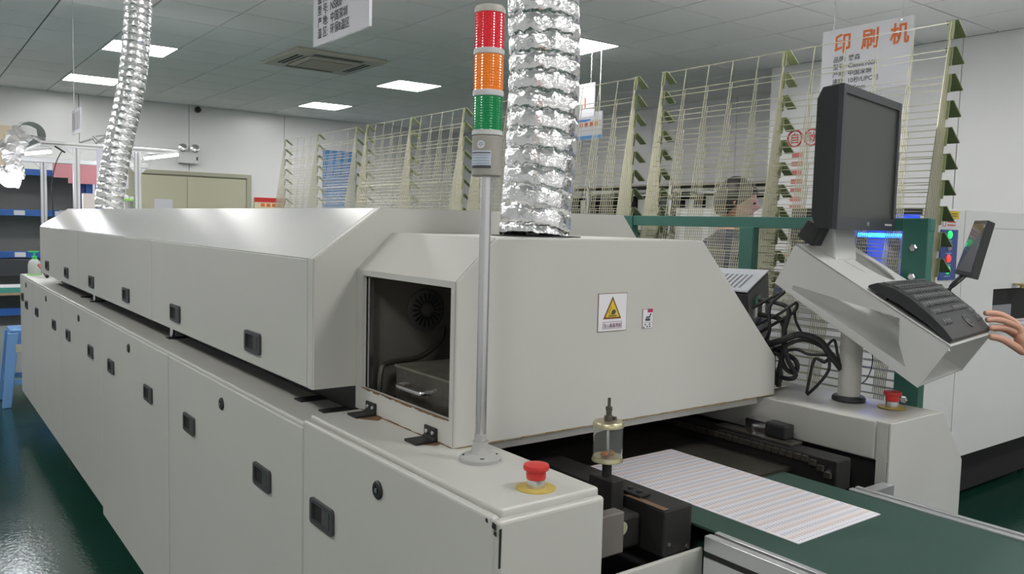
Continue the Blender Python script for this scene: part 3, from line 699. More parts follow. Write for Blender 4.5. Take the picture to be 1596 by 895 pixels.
key1 = MB().add([(-.0078, -.007, 0), (.0078, -.007, 0), (.0078, .007, 0), (-.0078, .007, 0), (-.0062, -.0055, .004), (.0062, -.0055, .004), (.0062, .0055, .004), (-.0062, .0055, .004)], [(0,3,2,1),(4,5,6,7),(0,1,5,4),(1,2,6,5),(2,3,7,6),(3,0,4,7)]).mesh('key', KC)
leg = MB().add([(-.0035, -.001, .0043), (.0015, -.001, .0043), (.0015, .0025, .0043), (-.0035, .0025, .0043)], [(0, 1, 2, 3)]).mesh('key_legend', KL)
def key(u, k, wd=1, legend=True):
    dh = (ht(min(k+.008, .207))-ht(max(k-.008, 0)))/.016; tt = (T+TN*dh).normalized(); nn = XD.cross(tt); nn = nn if nn.z > 0 else -nn
    o = bpy.data.objects.new('key', key1); COL.objects.link(o); o.parent = kbd
    R_ = Matrix((XD*wd, -tt*1.2, nn)).transposed().to_4x4(); R_.translation = kp(u, k, ht(k))-wloc(kbd); o.matrix_local = R_
    if legend: q = bpy.data.objects.new('key_legend', leg); COL.objects.link(q); q.parent = o
rows = [(.026, 16, .0172), (.047, 15, .0182), (.069, 15, .0182), (.091, 14, .0185), (.113, 14, .0185)]
for k, n, st in rows:
    for i in range(n): key(.030+i*st+(.004 if n == 14 else 0)+st*.3, k, st/.0172)
uu = .036
for wd in (1, 1, 1.1, 5.2, 1.1, 1, 1, 1, 1, 1): key(uu+.0086*wd, .137, wd, wd < 2); uu += .0178*wd
for u in (.045, .063, .081): key(u, .166, .95)
for u in (.285, .303): key(u, .152, .95); key(u, .175, .95)
m = MB().lathe([(.018, 0), (.018, .0012), (.012, .002), (.011, .0)], kp(.205, .176, ht(.176)), 20, TN+T*.25); m.build('ball_ring', mat('ring_dark', (.06, .062, .065), .3), kbd, smooth=True)
MB().lathe([(.0095, 0), (.0085, .003), (.005, .0055), (.0, .006)], kp(.205, .176, ht(.176)-.001), 18, TN+T*.25).build('scroll_ball', mat('ball', (.10, .10, .11), .25), kbd, smooth=True)
MB().obox(kp(.245, .03, ht(.03)), XD, T, TN, .010, .003, .0012).build('status_window', KL, kbd)

# ================================================================== INDUSTRIAL COMPUTER AND CABLES
pcx = thing('industrial_computer', 'black computer case with a pale perforated top behind the exit hood', 'computer', (1.87, 1.45, 1.0125))
top4 = [(1.762, 1.33, 1.259), (2.0, 1.44, 1.304), (1.924, 1.604, 1.304), (1.70, 1.50, 1.262)]
bot4 = [(1.80, 1.33, 1.035), (2.03, 1.44, 1.035), (1.96, 1.604, 1.035), (1.765, 1.50, 1.035)]
m = MB().add([Vector(p)-V(0, 0, .004) for p in top4]+bot4, [(0,1,2,3),(7,6,5,4),(0,4,5,1),(1,5,6,2),(2,6,7,3),(3,7,4,0)]); m.build('case', BLACK, pcx, bevel=.003)
PT = [Vector(p) for p in top4]
m = MB().prism([p for p in PT], (0, 0, .004)); tp = m.build('top_cover', mat('computer_top', (.55, .57, .62), .4), pcx)
m = MB()
for i in range(18):
    for j in range(9):
        f, g = .12+i*.034, .16+j*.075
        c = PT[0].lerp(PT[1], f).lerp(PT[3].lerp(PT[2], f), g)+V(0, 0, .0042)
        m.box(c.x-.0022, c.x+.0022, c.y-.0022, c.y+.0022, c.z, c.z+.0005)
m.build('vent_holes', CAVITY, tp)
FD = (PT[1]-PT[0]).normalized(); FN = FD.cross(V(0, 0, 1)).normalized()
def port(f, z, wx, hz, m_, name='port'):
    p = V(*bot4[0]).lerp(V(*bot4[1]), f); q = PT[0].lerp(PT[1], f); c = p.lerp(q, (z-p.z)/(q.z-p.z)); MB().obox(c+FN*.002, FD, FN, (0, 0, 1), wx, .004, hz).build(name, m_, pcx, bevel=.001)
port(.35, 1.235, .03, .006, mat('port_green', (.02, .16, .12), .4)); port(.4, 1.16, .035, .012, mat('port_blue', (.02, .03, .16), .4)); port(.25, 1.205, .014, .016, STEEL); port(.6, 1.20, .02, .018, STEEL, 'port_plate'); port(.3, 1.09, .03, .02, OILY, 'connector')
for f in (.12, .88): B(1.80+.2*f, 1.83+.2*f, 1.40+.09*f, 1.44+.09*f, 1.0125, 1.036).build('foot', BLACK, pcx)
CABM = mat('cable_black', (.02, .02, .02), .5)
CR = .85
cabs = [([(1.775, 1.32, 1.22), (1.773, 1.228, 1.269), (1.759, 1.257, 1.23), (1.765, 1.26, 1.162), (1.80, 1.31, 1.12)], .005, 'short black cable curling out of the top of the computer'),
 ([(1.80, 1.33, 1.17), (1.779, 1.246, 1.21), (1.796, 1.209, 1.242), (1.794, 1.21, 1.22), (1.78, 1.242, 1.194), (1.80, 1.32, 1.15)], .0045, 'black cable looping in front of the computer ports'),
 ([(1.807, 1.219, 1.225), (1.808, 1.214, 1.196), (1.812, 1.197, 1.165), (1.813, 1.19, 1.159)], .004, 'thin black cable dropping onto the thick bundle'),
 ([(1.80, 1.31, 1.12), (1.766, 1.229, 1.145), (1.783, 1.187, 1.165), (1.799, 1.143, 1.157), (1.807, 1.117, 1.128), (1.835, 1.10, 1.09)], .010, 'thick black cable bundle arching from computer to post'),
 ([(1.82, 1.31, 1.10), (1.781, 1.23, 1.13), (1.799, 1.187, 1.151), (1.815, 1.144, 1.140), (1.824, 1.113, 1.112), (1.84, 1.10, 1.08)], .006, 'black cable running just under the thick bundle'),
 ([(1.82, 1.31, 1.09), (1.803, 1.214, 1.123), (1.817, 1.179, 1.115), (1.833, 1.136, 1.116), (1.83, 1.142, 1.099), (1.822, 1.164, 1.104), (1.816, 1.172, 1.055), (1.813, 1.176, 1.016)], .0045, 'black cable dropping straight to the arm top below the bundle'),
 ([(1.806, 1.12, 1.131), (1.806, 1.114, 1.089), (1.800, 1.135, 1.05), (1.805, 1.168, 1.016)], .0045, 'black cable bowing down left of the post'),
 ([(1.819, 1.132, 1.141), (1.826, 1.117, 1.158), (1.827, 1.107, 1.128), (1.835, 1.10, 1.09)], .004, 'small black cable loop touching the post'),
 ([(1.80, 1.30, 1.10), (1.789, 1.249, 1.108), (1.796, 1.227, 1.072), (1.804, 1.204, 1.067), (1.804, 1.21, 1.099), (1.82, 1.30, 1.12)], .007, 'coiled black plug lead low beside the exit hood'),
 ([(1.852, 1.052, 1.060), (1.835, 1.03, 1.080), (1.842, 1.025, 1.112), (1.86, 1.04, 1.14), (1.87, 1.08, 1.17)], .0015, 'thin wire hanging right of the post below the tray'),
 ([(1.80, 1.32, 1.24), (1.788, 1.225, 1.228), (1.783, 1.229, 1.163), (1.785, 1.216, 1.10), (1.791, 1.195, 1.062), (1.785, 1.22, 1.05), (1.82, 1.32, 1.06)], .007, 'heavy black power lead hanging down the computer front'),
 ([(1.81, 1.325, 1.20), (1.795, 1.246, 1.193), (1.795, 1.236, 1.129), (1.79, 1.241, 1.071), (1.79, 1.242, 1.024)], .008, 'black cable standing close to the exit hood edge')]
for pts, r, lb in cabs:
    o = MB().tube(curve(pts, 7), r*CR, 8).build('cable', CABM, at=pts[0], smooth=True); tag(o, lb, 'cable', 'black cables by the console')
B(1.745, 1.86, 1.26, 1.30, 1.0125, 1.016).build('mount_plate', STEEL, pcx)
tag(MB().obox((1.795, 1.285, 1.075), (1, .3, 0), (-.3, 1, 0), (0, 0, 1), .02, .018, .045).obox((1.80, 1.27, 1.045), (1, .3, 0), (-.3, 1, 0), (0, 0, 1), .026, .02, .018).build('power_adapter', DARK, at=(1.795, 1.285, 1.03), bevel=.006), 'dark power adapter wedged below the computer beside the exit hood', 'power adapter')

# ================================================================== DRYING RACKS
LEAN = .15; S_ = .72; W_ = 1.02; X0 = 2.142
def make_rack():
    rk = thing('drying_rack', 'x', 'drying rack', (X0, 0, 0), 'folded wire drying racks behind the oven')
    def L(y, v, off=0): return (off+LEAN*v, y, v)
    m = MB()
    for k in range(11): m.bar(L(k*W_/10, 0), L(k*W_/10, S_), .0021, .0021, (0, 1, 0))
    for k in range(9): m.bar(L(0, S_*k/8, -.003), L(W_, S_*k/8, -.003), .0024, .0024)
    shelf_me = m.mesh('shelf', WIRE)
    hk = MB(); hk.prism([(-.004, -.008, .004), (-.001, -.008, .004), (-.001-.045*LEAN, -.008, -.045), (-.004-.045*LEAN, -.008, -.045)], (0, .016, 0))
    hk.prism([(-.002, -.016, .004), (.001, -.016, .006), (.047, -.016, -.030), (.046, -.016, -.034)], (0, .032, 0));
    hook_me = hk.mesh('shelf_hook', HOOKM)
    sb = MB().bar(L(0, 0), L(0, S_), .0036, .003, (0, 1, 0)).mesh('shelf_bar', WIRE)
    for i in range(11):
        z = 1.262-i*.070
        s = bpy.data.objects.new('shelf', shelf_me); COL.objects.link(s); s.parent = rk; s.location = (0, 0, z)
        for y in (0, W_*.5, W_):
            h = bpy.data.objects.new('shelf_hook', hook_me); COL.objects.link(h); h.parent = s; h.location = (LEAN*S_, y, S_)
            q = bpy.data.objects.new('shelf_bar', sb); COL.objects.link(q); q.parent = s; q.location = (-.005, y, 0)
    def FB(*a): return B(*[a[0]+X0, a[1]+X0]+list(a[2:]))
    FB(-.045, -.018, -.05, W_+.05, 1.428, 1.462).build('frame_beam', GREENF, rk, bevel=.002)
    for y, wd in ((-.015, .066), (W_*.5, .05), (W_+.015, .066)):
        p = FB(-.05, -.018, y-wd/2, y+wd/2, .02, 1.462 if wd > .06 else 1.43).build('frame_post', GREENF, rk, bevel=.002)
        for z in (1.31, 1.385, .99): MB().lathe([(.011, 0), (.011, .006), (.008, .009)], (X0-.05, y, z), 6, (-1, 0, 0)).build('bolt', STEEL, p) if wd > .06 else None
        FB(-.05, .45, y-wd/2, y+wd/2, .02, .07).build('frame_foot', GREENF, rk); 
        for x in (0, .42): MB().cyl((X0+x, y-.01, .02), (X0+x, y+.01, .02), .02, 14).build('castor', BLACK, rk)
    FB(.42, .45, -.05, W_+.05, .05, .09).build('frame_beam', GREENF, rk)
    return rk
rackA = make_rack()
spots = [(1.085, 1, 'nearest folded wire drying rack with green frame, behind the monitor'), (2.245, 1, 'folded wire drying rack partly hidden by the wide foil duct'), (3.42, 1.02, 'tall folded wire drying rack left of the signal tower'), (4.60, 1.12, 'farthest folded wire drying rack, in front of the blue wall poster')]
for i, (y, sy, lb) in enumerate(spots):
    r = rackA if i == 0 else dup(rackA)
    r.location = (X0, y, 0); r['label'] = lb
    r.scale = (1, sy, 1)

# ================================================================== SCREEN PRINTER
pr = thing('screen_printer', 'white screen printer with blue lit window and blue button strip', 'machine', (4.7, 2.7, 0))
PW = mat('printer_white', (.74, .74, .74), .3)
x0, x1, y0, y1, zb, zt = 3.83, 5.7, 1.9, 3.45, .30, 1.547
B(x0+.45, x1, y0+.02, y1, zb, zt-.01).build('body', PW, pr, bevel=.006)
m = MB(); m.box(x0, x0+.45, y0+.02, y1, zb, 1.19); m.box(x0, x0+.45, y0+.02, y1, 1.53, zt); m.box(x0, x0+.45, 2.60, y1, 1.19, 1.53); m.box(x0, x0+.45, y0+.02, y0+.04, 1.19, 1.53)
m.build('front_housing', PW, pr)
B(x0-.01, x0, 1.93, 2.62, 1.515, 1.545).build('window_trim', BLACK, pr); B(x0-.01, x0, 2.50, 2.62, 1.19, 1.515).build('window_trim', BLACK, pr)
B(x0+.40, x0+.449, y0+.045, 2.595, 1.195, 1.525).build('chamber_back', mat('chamber_lit_blue', (.4, .5, .8), .4), pr)  # blue of the lamp light is tinted into the back wall colour
for y in (2.05, 2.22, 2.40): B(x0+.30, x0+.36, y, y+.03, 1.20, 1.40).build('chamber_post', DARK, pr)
B(x0+.12, x0+.15, 2.10, 2.32, 1.402, 1.424).build('blue_lamp', mat('blue_led', (.1, .4, 1), .4, emit=30, ecol=(.004, .11, 1)), pr)
B(x0, x0+.36, y0, y0+.018, zb, zt-.002).build('end_panel', PW, pr, bevel=.004)
m = MB(); m.box(x0+.364, 4.552, y0, y0+.018, zb, zt-.002); m.box(5.30, x1, y0, y0+.018, zb, zt-.002); m.box(4.552, 5.30, y0, y0+.018, 1.147, zt-.002); m.box(4.552, 5.30, y0, y0+.018, zb, .975); m.build('end_cover', PW, pr)
B(4.48, x1, y0-.0005, y0+.001, 1.459, 1.4625).build('cover_seam', GREYP, pr); B(5.42, 5.424, y0-.001, y0+.001, zb, 1.45).build('cover_seam', DARK, pr)
B(4.552, 5.30, y0+.012, y0+.019, .975, 1.147).build('outlet_opening', CAVITY, pr); B(4.555, 4.80, y0+.008, y0+.012, .985, 1.06).build('outlet_flap', mat('flap_grey', (.22, .23, .26), .4), pr)
B(4.53, 5.32, y0-.05, y0, .955, .972).build('outlet_ledge', PW, pr)
st = B(3.951, 4.115, y0-.006, y0, 1.206, 1.447).build('button_strip', mat('strip_blue', (.01, .06, .30), .35), pr)
for z, c, e, nm in ((1.423, (.02, .6, .15), 1.3, 'green'), (1.364, (.3, .3, .3), 0, 'grey'), (1.309, (.8, .06, .04), .7, 'red'), (1.254, (.02, .6, .15), 1.3, 'green')):
    sub(MB().lathe([(.020, 0), (.020, .004), (.015, .008), (.0, .009)], (4.03, y0-.006, z), 18, (0, -1, 0)).build('push_button', mat('button_'+nm, c, .35, emit=e), st, smooth=True), nm+' push button')
    B(4.0, 4.06, y0-.0065, y0-.006, z-.032, z-.028).build('button_caption', mat('strip_print', (.35, .45, .75), .5), st)
yl = B(3.93, 4.122, y0-.002, y0, 1.499, 1.537).build('caution_label', SYEL, pr)
for z in (1.524, 1.513): B(3.95, 4.10, y0-.0025, y0-.002, z-.002, z+.002).build('label_line', BROWN, yl)
nl = B(3.96, 4.10, y0-.002, y0, 1.457, 1.494).build('prohibition_label', STW, pr)
MB().tube([(3.98+.014*math.cos(2*PI*k/20), y0-.002, 1.476+.014*math.sin(2*PI*k/20)) for k in range(21)], .0018, 6).build('ring', RED, nl)
for z in (1.484, 1.469): B(4.01, 4.09, y0-.0028, y0-.002, z-.003, z+.003).build('label_line', RED, nl)
MB().lathe([(.012, 0), (.012, .012), (.04, .016), (.04, .024)], (4.80, y0-.04, 1.15), 16).build('levelling_knob', mat('knob_brass', (.6, .45, .2), .35, .7), pr, smooth=True)
B(x0+.12, x1-.1, y0+.12, y1-.1, .03, .299).build('dark_underbox', CAVITY, pr)  # black box added to keep the floor under the printer dark
for x in (4.0, 5.5):
    for y in (2.05, 3.3): MB().cyl((x, y, 0), (x, y, zb), .035, 14).build('leg', DARK, pr)
# operator screen on an arm in front of the printer
ts = thing('touch_screen', 'small black tilted touch screen on an arm by the blue button strip', 'screen', (3.9, 1.72, 1.24))
q4 = [V(4.0194, 1.78, 1.4931), V(3.8769, 1.66, 1.4925), V(3.7482, 1.66, 1.2421), V(3.8531, 1.78, 1.2486)]
nn = (q4[1]-q4[0]).cross(q4[3]-q4[0]).normalized(); nn = nn if nn.dot(V(0, 0, H)-q4[0]) < 0 else -nn
MB().prism(q4, nn*.035).build('casing', BLACK, ts, bevel=.004)
c4 = sum(q4, V(0, 0, 0))/4
MB().prism([c4+(p-c4)*.86-nn*.0012 for p in q4], nn*.001).build('screen', mat('touch_glass', (.05, .055, .06), .15, emit=.04, ecol=(.5, .5, .6)), ts)
a4 = [q4[0].lerp(q4[3], .42), q4[1].lerp(q4[2], .42), q4[1].lerp(q4[2], .52), q4[0].lerp(q4[3], .52)]; ca4 = sum(a4, V(0, 0, 0))/4
MB().prism([ca4+(p-ca4)*.8-nn*.0018 for p in a4], nn*.0008).build('screen_bar', mat('screen_green', (0, .5, .2), .4, emit=.8, ecol=(.05, .9, .4)), ts)
MB().tube(curve([(3.84, 1.73, 1.25), (3.80, 1.76, 1.20), (3.84, 1.80, 1.16), (3.90, 1.898, 1.15)]), .008, 8).build('arm', BLACK, ts, smooth=True)
MB().tube(curve([(3.80, 1.70, 1.245), (3.76, 1.74, 1.19), (3.84, 1.82, 1.17), (3.88, 1.898, 1.17)]), .005, 8).build('lead', BLACK, ts, smooth=True)

# ================================================================== HANGING BOARDS
def board(name, label, x, ya, yb, za, zb_, th=.012, chain=True, ctop=CZ):
    t = thing(name, label, 'sign', (x, (ya+yb)/2, za))
    B(x, x+th, yb, ya, za, zb_).build('board', SIGNW, t, bevel=.001)
    if chain:
        for y in (ya-.06, yb+.06):
            m = MB(); n = int((ctop-zb_)/.022)
            for k in range(n):
                z = zb_+.004+k*.022
                m.tube([(x+th/2, y, z-.004), (x+th/2+(.004 if k % 2 else 0), y+(0 if k % 2 else .004), z+.011), (x+th/2, y, z+.026)], .0022, 5)
            m.build('chain', WHITEP, t)
            MB().lathe([(.005, 0), (.005, .01)], (x-.004, y, zb_-.012), 8, (1, 0, 0)).build('eyelet', STEEL, t)
    return t
# boards are read from the -x side: reading direction is -y
RX, UZ = (0, -1, 0), (0, 0, 1)
b1 = board('hanging_sign', 'white hanging board with black oven specification lines', 1.45, 3.397, 2.875, 2.157, 2.54)
def line(t, x, y, z, s, size, m=INK, bold=.012, sx=1): text(s, (x-.0008, y, z), RX, UZ, size, m, t, bold=bold, sx=sx)
for k, (a, b) in enumerate((('温 区:', '环保8温区'), ('产 地:', '中国深圳'), ('型 号:', 'NS800'), ('品 牌:', '劲拓'))):
    z = 2.186+k*.0475; line(b1, 1.45, 3.347, z, a, .045, sx=.9); line(b1, 1.45, 3.222, z, b, .045, sx=.9)
b2 = board('hanging_sign', 'white hanging board with large orange characters above the screen printer', 4.0, 2.61, 2.116, 2.157, 2.489)
for k, c in enumerate('印刷机'): text(c, (3.9992, 2.540-k*.153, 2.372), RX, UZ, .108, ORANGE_T, b2, bold=.022, sx=.92)
for k, (a, b) in enumerate((('品牌:', '腾森'), ('型号:', 'Classic1008'), ('产地:', '中国深圳'), ('速度:', '10秒/UPC电'), ('精度:', '±25mm'))):
    z = 2.318-k*.0385; line(b2, 4.0, 2.540, z, a, .033, bold=.010); line(b2, 4.0, 2.453, z, b, .033, bold=.010)
b3 = board('hanging_sign', 'white hanging board with orange figure and blue arrow right of the wide duct', 5.0, 5.95, 5.508, 2.40, 2.70)
text('1', (4.9992, 5.66, 2.49), RX, UZ, .12, ORANGE_T, b3, bold=.03)
MB().prism([(4.9985, 5.82, 2.385), (4.9985, 5.55, 2.378), (4.9985, 5.55, 2.368), (4.9985, 5.82, 2.34)], (-.001, 0, 0)).build('arrow', mat('arrow_blue', (.02, .13, .42), .5), b3)
b4 = thing('notice_board', 'white notice with orange print and blue foot behind the rack', 'sign', (5.1, 5.6, 2.2))
B(5.1, 5.108, 5.51, 6.0, 2.21, 2.46).build('board', mat('notice_white', (.72, .72, .76), .5), b4); B(5.0985, 5.0995, 5.512, 5.998, 2.212, 2.25).build('foot_band', mat('band_blue', (.12, .35, .72), .5), b4)
for k in range(4): B(5.0985, 5.0995, 5.56+k*.07, 5.60+k*.07, 2.33, 2.37).build('print', ORANGE_T, b4)
for y in (5.55, 5.95): MB().cyl((5.104, y, 2.46), (5.104, y, CZ), .003, 6).build('wire', WHITEP, b4)
b5 = board('hanging_sign', 'small narrow hanging board with faint columns near the far wall', 1.10, 7.165, 6.805, 2.024, 2.205, chain=False)
MB().cyl((1.106, 7.1, 2.205), (1.106, 7.1, CZ), .0025, 6).build('wire', WHITEP, b5)
for k in range(5): B(1.0985, 1.0995, 6.84+k*.065, 6.875+k*.065, 2.05, 2.18).build('print_column', mat('pale_print%d' % (k % 2), ((.50, .38, .36), (.30, .34, .45))[k % 2], .6), b5)
b6 = board('hanging_sign', 'white hanging board with an orange letter right behind the signal tower', 3.4, 4.52, 4.10, 1.99, 2.32)
text('A', (3.3992, 4.22, 2.22), RX, UZ, .10, ORANGE_T, b6, bold=.02)
for k in range(4): B(3.3985, 3.3995, 4.14, 4.24, 2.05+k*.035, 2.065+k*.035).build('print_line', INK, b6)

# ================================================================== WALL ITEMS
t = tag(B(1.05, 1.33, 12.58, 12.60, 1.95, 2.54).build('wall_poster', mat('poster_cream', (.72, .60, .45), .6)), 'cream and orange poster on the far wall at the left edge', 'poster')
B(1.14, 1.25, 12.575, 12.579, 2.05, 2.42).build('poster_print', mat('poster_orange', (.75, .35, .12), .6), t)
t = tag(B(4.43, 4.91, 12.58, 12.60, 1.30, 1.74).build('wall_notice', mat('notice_yellow', (.75, .68, .45), .6)), 'red-topped yellowish notice on the wall right of the cream door', 'notice')
B(4.43, 4.91, 12.575, 12.579, 1.67, 1.74).build('notice_header', RED, t)
for k in range(4): B(4.53+k*.09, 4.59+k*.09, 12.575, 12.579, 1.60, 1.65).build('notice_print', ORANGE_T, t)
t = tag(B(5.55, 6.14, 12.58, 12.60, 1.2, 2.55).build('wall_poster', mat('poster_blue', (.10, .28, .58), .5)), 'tall blue poster on the far wall behind the wire racks', 'poster')
for k in range(5): B(5.62, 6.05, 12.575, 12.579, 2.35-k*.13, 2.38-k*.13).build('poster_line', mat('poster_lines', (.2, .4, .7), .5), t)
el = thing('emergency_light', 'white twin-head emergency light on the wall above the cream door', 'emergency light', (3.44, 12.5, 2.2))
B(3.30, 3.58, 12.50, 12.598, 2.19, 2.36).build('case', WHITEP, el, bevel=.01); B(3.54, 3.56, 12.495, 12.50, 2.24, 2.29).build('switch', BLACK, el)
for x in (3.36, 3.53): MB().lathe([(.02, 0), (.055, .03), (.06, .07), (.05, .075)], (x, 12.53, 2.405), 18, (-.3, -1, .1)).build('lamp_head', CHROME, el, smooth=True)
cc = thing('security_camera', 'small black dome security camera high on the far wall', 'camera', (3.58, 12.55, 2.98))
MB().lathe([(.05, 0), (.05, .03)], (3.58, 12.6, 2.985), 18, (0, -1, 0)).build('mount', WHITEP, cc); MB().lathe([(.045, 0), (.045, .03), (.03, .06), (.0, .07)], (3.58, 12.57, 2.985), 18, (0, -1, 0)).build('dome', BLACK, cc, smooth=True)
rs = thing('wall_banner', 'red round-character slogan and vertical red lines on the right wall', 'banner', (7.03, 4.75, 1.6))
for y, c in ((4.84, '自'), (4.655, '动')):
    MB().tube([(7.036, y+.078*math.cos(2*PI*k/28), 2.325+.078*math.sin(2*PI*k/28)) for k in range(29)], .009, 6).build('ring', RED, rs); text(c, (7.035, y+.055, 2.285), RX, UZ, .11, RED, rs, bold=.01)
random.seed(5)
for k in range(8): B(7.034, 7.038, 4.74, 4.86, 2.14-k*.085, 2.185-k*.085).build('red_print', mat('faded_red', (.60, .18, .16), .6), rs)

# ================================================================== LEFT BACK: BENCH, SHELVES, LAMPS
al = thing('workbench', 'green-topped workbench under a white aluminium profile gantry behind the oven', 'table', (1.4, 7.6, 0))
m = B(.89, 1.885, 7.18, 7.22, 1.925, 1.967); bm_ = m.build('beam', ALU, al, bevel=.003); B(.89, 1.885, 7.178, 7.1795, 1.94, 1.952).build('beam_groove', GREYP, bm_)
m = B(.86, 1.885, 8.18, 8.22, 1.855, 1.895); m.build('beam', ALU, al, bevel=.003)
for x, y, z in ((1.13, 7.2, 1.925), (1.575, 7.2, 1.925), (1.03, 8.2, 1.855), (1.80, 8.2, 1.855)):
    p = B(x-.024, x+.024, y-.02, y+.02, 0, z).build('upright', ALU, al, bevel=.003); B(x-.006, x+.006, y-.0215, y-.0205, 0, z).build('upright_groove', GREYP, p)
    for e in (-1, 1): MB().prism([(x+e*.075, y-.01, z), (x+e*.024, y-.01, z), (x+e*.024, y-.01, z-.05)], (0, .02, 0)).build('corner_bracket', ALU, p)
def tubelight(a, b, lb):
    t = thing('tube_light', lb, 'light', a)
    MB().bar(a, b, .03, .02).build('holder', WHITEP, t); a2, b2_ = Vector(a)-V(0, 0, .018), Vector(b)-V(0, 0, .018); MB().cyl(a2, b2_, .013, 12).build('tube', mat('tube_glow', (1, 1, 1), .5, emit=35, ecol=(.95, .97, 1)), t)
    return t
tubelight((1.64, 7.25, 1.905), (1.87, 7.12, 1.945), 'bright tube light under the right end of the bench gantry')
tubelight((.80, 7.28, 1.885), (.95, 7.15, 1.905), 'bright tube light under the left end of the bench gantry')
cl = thing('cable_clip', 'black clip lamp with dangling cable on the gantry', 'clip', (1.0, 7.17, 1.93))
MB().bar((.98, 7.17, 1.93), (1.05, 7.16, 1.885), .02, .012).build('clip_body', BLACK, cl); MB().tube(curve([(1.03, 7.16, 1.90), (.985, 7.16, 1.80), (.955, 7.16, 1.63), (.96, 7.16, 1.43), (.97, 7.16, 1.2)]), .004, 6).build('cable', BLACK, cl, smooth=True)
hw = thing('wire_bracket', 'bent grey wire bracket on top of the gantry', 'bracket', (1.26, 7.2, 1.967))
MB().tube([(1.16, 7.2, 1.972), (1.25, 7.2, 2.01), (1.27, 7.2, 1.975), (1.36, 7.2, 2.05)], .009, 6).tube([(1.25, 7.2, 2.03), (1.30, 7.2, 1.985), (1.35, 7.2, 2.01), (1.34, 7.2, 2.045), (1.27, 7.2, 2.03)], .006, 6).build('wire', GREYP, hw)
# fume extraction arm
fa = thing('fume_arm', 'crumpled silver fume hood and hose over the bench at the left edge', 'fume extractor', (.72, 7.4, 1.66))
FH = mat('fume_foil', (.55, .54, .54), .45, .35, bump=.6, bscale=25)
m = MB(); m.tube(curve([(.62, 7.4, 1.75), (.68, 7.4, 1.66), (.74, 7.4, 1.70), (.73, 7.4, 1.79), (.72, 7.4, 1.88), (.76, 7.4, 1.98), (.83, 7.4, 2.03)]), [.05]*12+[.06]*12+[.085]*13, 18)
for i, v in enumerate(m.v): v += V(*(random.uniform(-.014, .014) for _ in range(3)))
m.build('foil_hose', FH, fa)
m = MB().lathe([(.10, 0), (.085, .05), (.05, .07), (.0, .075)], (.84, 7.40, 2.04), 20, (.2, -.3, 1)); m.build('dome', mat('fume_dome', (.70, .70, .70), .35), fa, smooth=True)
MB().lathe([(.10, 0), (.03, .05)], (.845, 7.33, 2.015), 18, (.3, 1, .2)).build('reflector', CHROME, fa, smooth=True)
MB().bar((.86, 7.38, 2.0), (.93, 7.3, 1.96), .03, .02).bar((.80, 7.36, 1.90), (.90, 7.30, 1.95), .02, .015).build('bracket', GREYP, fa)
MB().cyl((.64, 7.33, 1.67), (.76, 7.33, 1.63), .028, 14).build('glowing_tube', mat('tube_glow2', (1, 1, 1), .5, emit=160, ecol=(.93, .95, 1)), fa, smooth=True)
MB().bar((.84, 7.38, 2.02), (.92, 7.215, 1.95), .02, .02).build('clamp', GREYP, fa)
# blue and grey shelving unit
sh = thing('shelving_unit', 'grey shelving unit with blue beams behind the bench at the left', 'shelf', (.9, 9.2, 0))
GRS = mat('shelf_grey', (.24, .245, .25), .6)
B(-.6, 1.62, 9.42, 9.44, .3, 1.82).build('back_panel', GRS, sh)
for z in (.675, 1.02, 1.415, 1.80):
    b_ = B(-.6, 1.35 if z > 1.7 else 1.62, 8.98, 9.02, z-.03, z+.03).build('shelf_beam', BLUE, sh, bevel=.003); B(-.6, 1.62, 9.02, 9.42, z-.01, z+.005).build('shelf_board', GRS, sh)
    for x in (.88, 1.22): B(x, x+.09, 8.976, 8.98, z-.022, z+.022).build('shelf_tag', STW, b_)
for x in (-.6, 1.58):
    for y in (8.98, 9.40): B(x, x+.045, y, y+.04, 0, 1.85).build('upright', BLUE, sh)
pk = thing('pink_sheet', 'pink paper sheets hung over the grey shelf top', 'paper', (1.36, 8.93, 1.72))
PINK = mat('pink_paper', (.80, .34, .38), .6)
B(1.20, 1.60, 8.93, 8.935, 1.76, 1.93).build('sheet', PINK, pk); B(1.33, 1.60, 8.925, 8.929, 1.71, 1.80).build('sheet', PINK, pk)
tag(B(1.50, 1.56, 9.05, 9.11, 1.42, 1.87).build('blue_bin', BLUE, bevel=.004), 'narrow blue bin standing on the grey shelf beside the pink sheets', 'bin')
tag(B(1.45, 1.49, 9.05, 9.10, 1.42, 1.72).build('binder', mat('binder_navy', (.02, .04, .22), .5), bevel=.003), 'small navy binder left of the blue bin', 'binder')
tag(B(1.27, 1.50, 7.174, 7.178, 1.63, 1.935).build('paper_sheet', mat('lilac_sheet', (.62, .62, .72), .6)), 'pale lilac sheet hung from the gantry beam behind the thin duct', 'paper')
# bench with green mat top and clutter
bt = al
B(.30, 1.95, 7.85, 8.75, .735, .755).build('table_top', mat('bench_wood', (.34, .25, .16), .6), bt); B(.31, 1.94, 7.86, 8.74, .755, .761).build('table_mat', mat('mat_green', (.03, .22, .17), .5), bt)
for x in (.40, 1.85):
    for y in (7.95, 8.65): B(x-.025, x+.025, y-.025, y+.025, 0, .735).build('leg', BLUE, bt)
B(.38, 1.87, 7.93, 7.97, .56, .62).build('apron', BLUE, bt)
tag(B(.70, .96, 8.3, 8.62, .762, .768).build('paper_stack', STW), 'white papers lying on the green bench', 'paper')
tag(B(.55, 1.1, 8.9, 8.96, .82, .98).build('storage_box', mat('box_dark', (.05, .05, .06), .5), bevel=.005), 'dark box on the shelf behind the green bench', 'box')
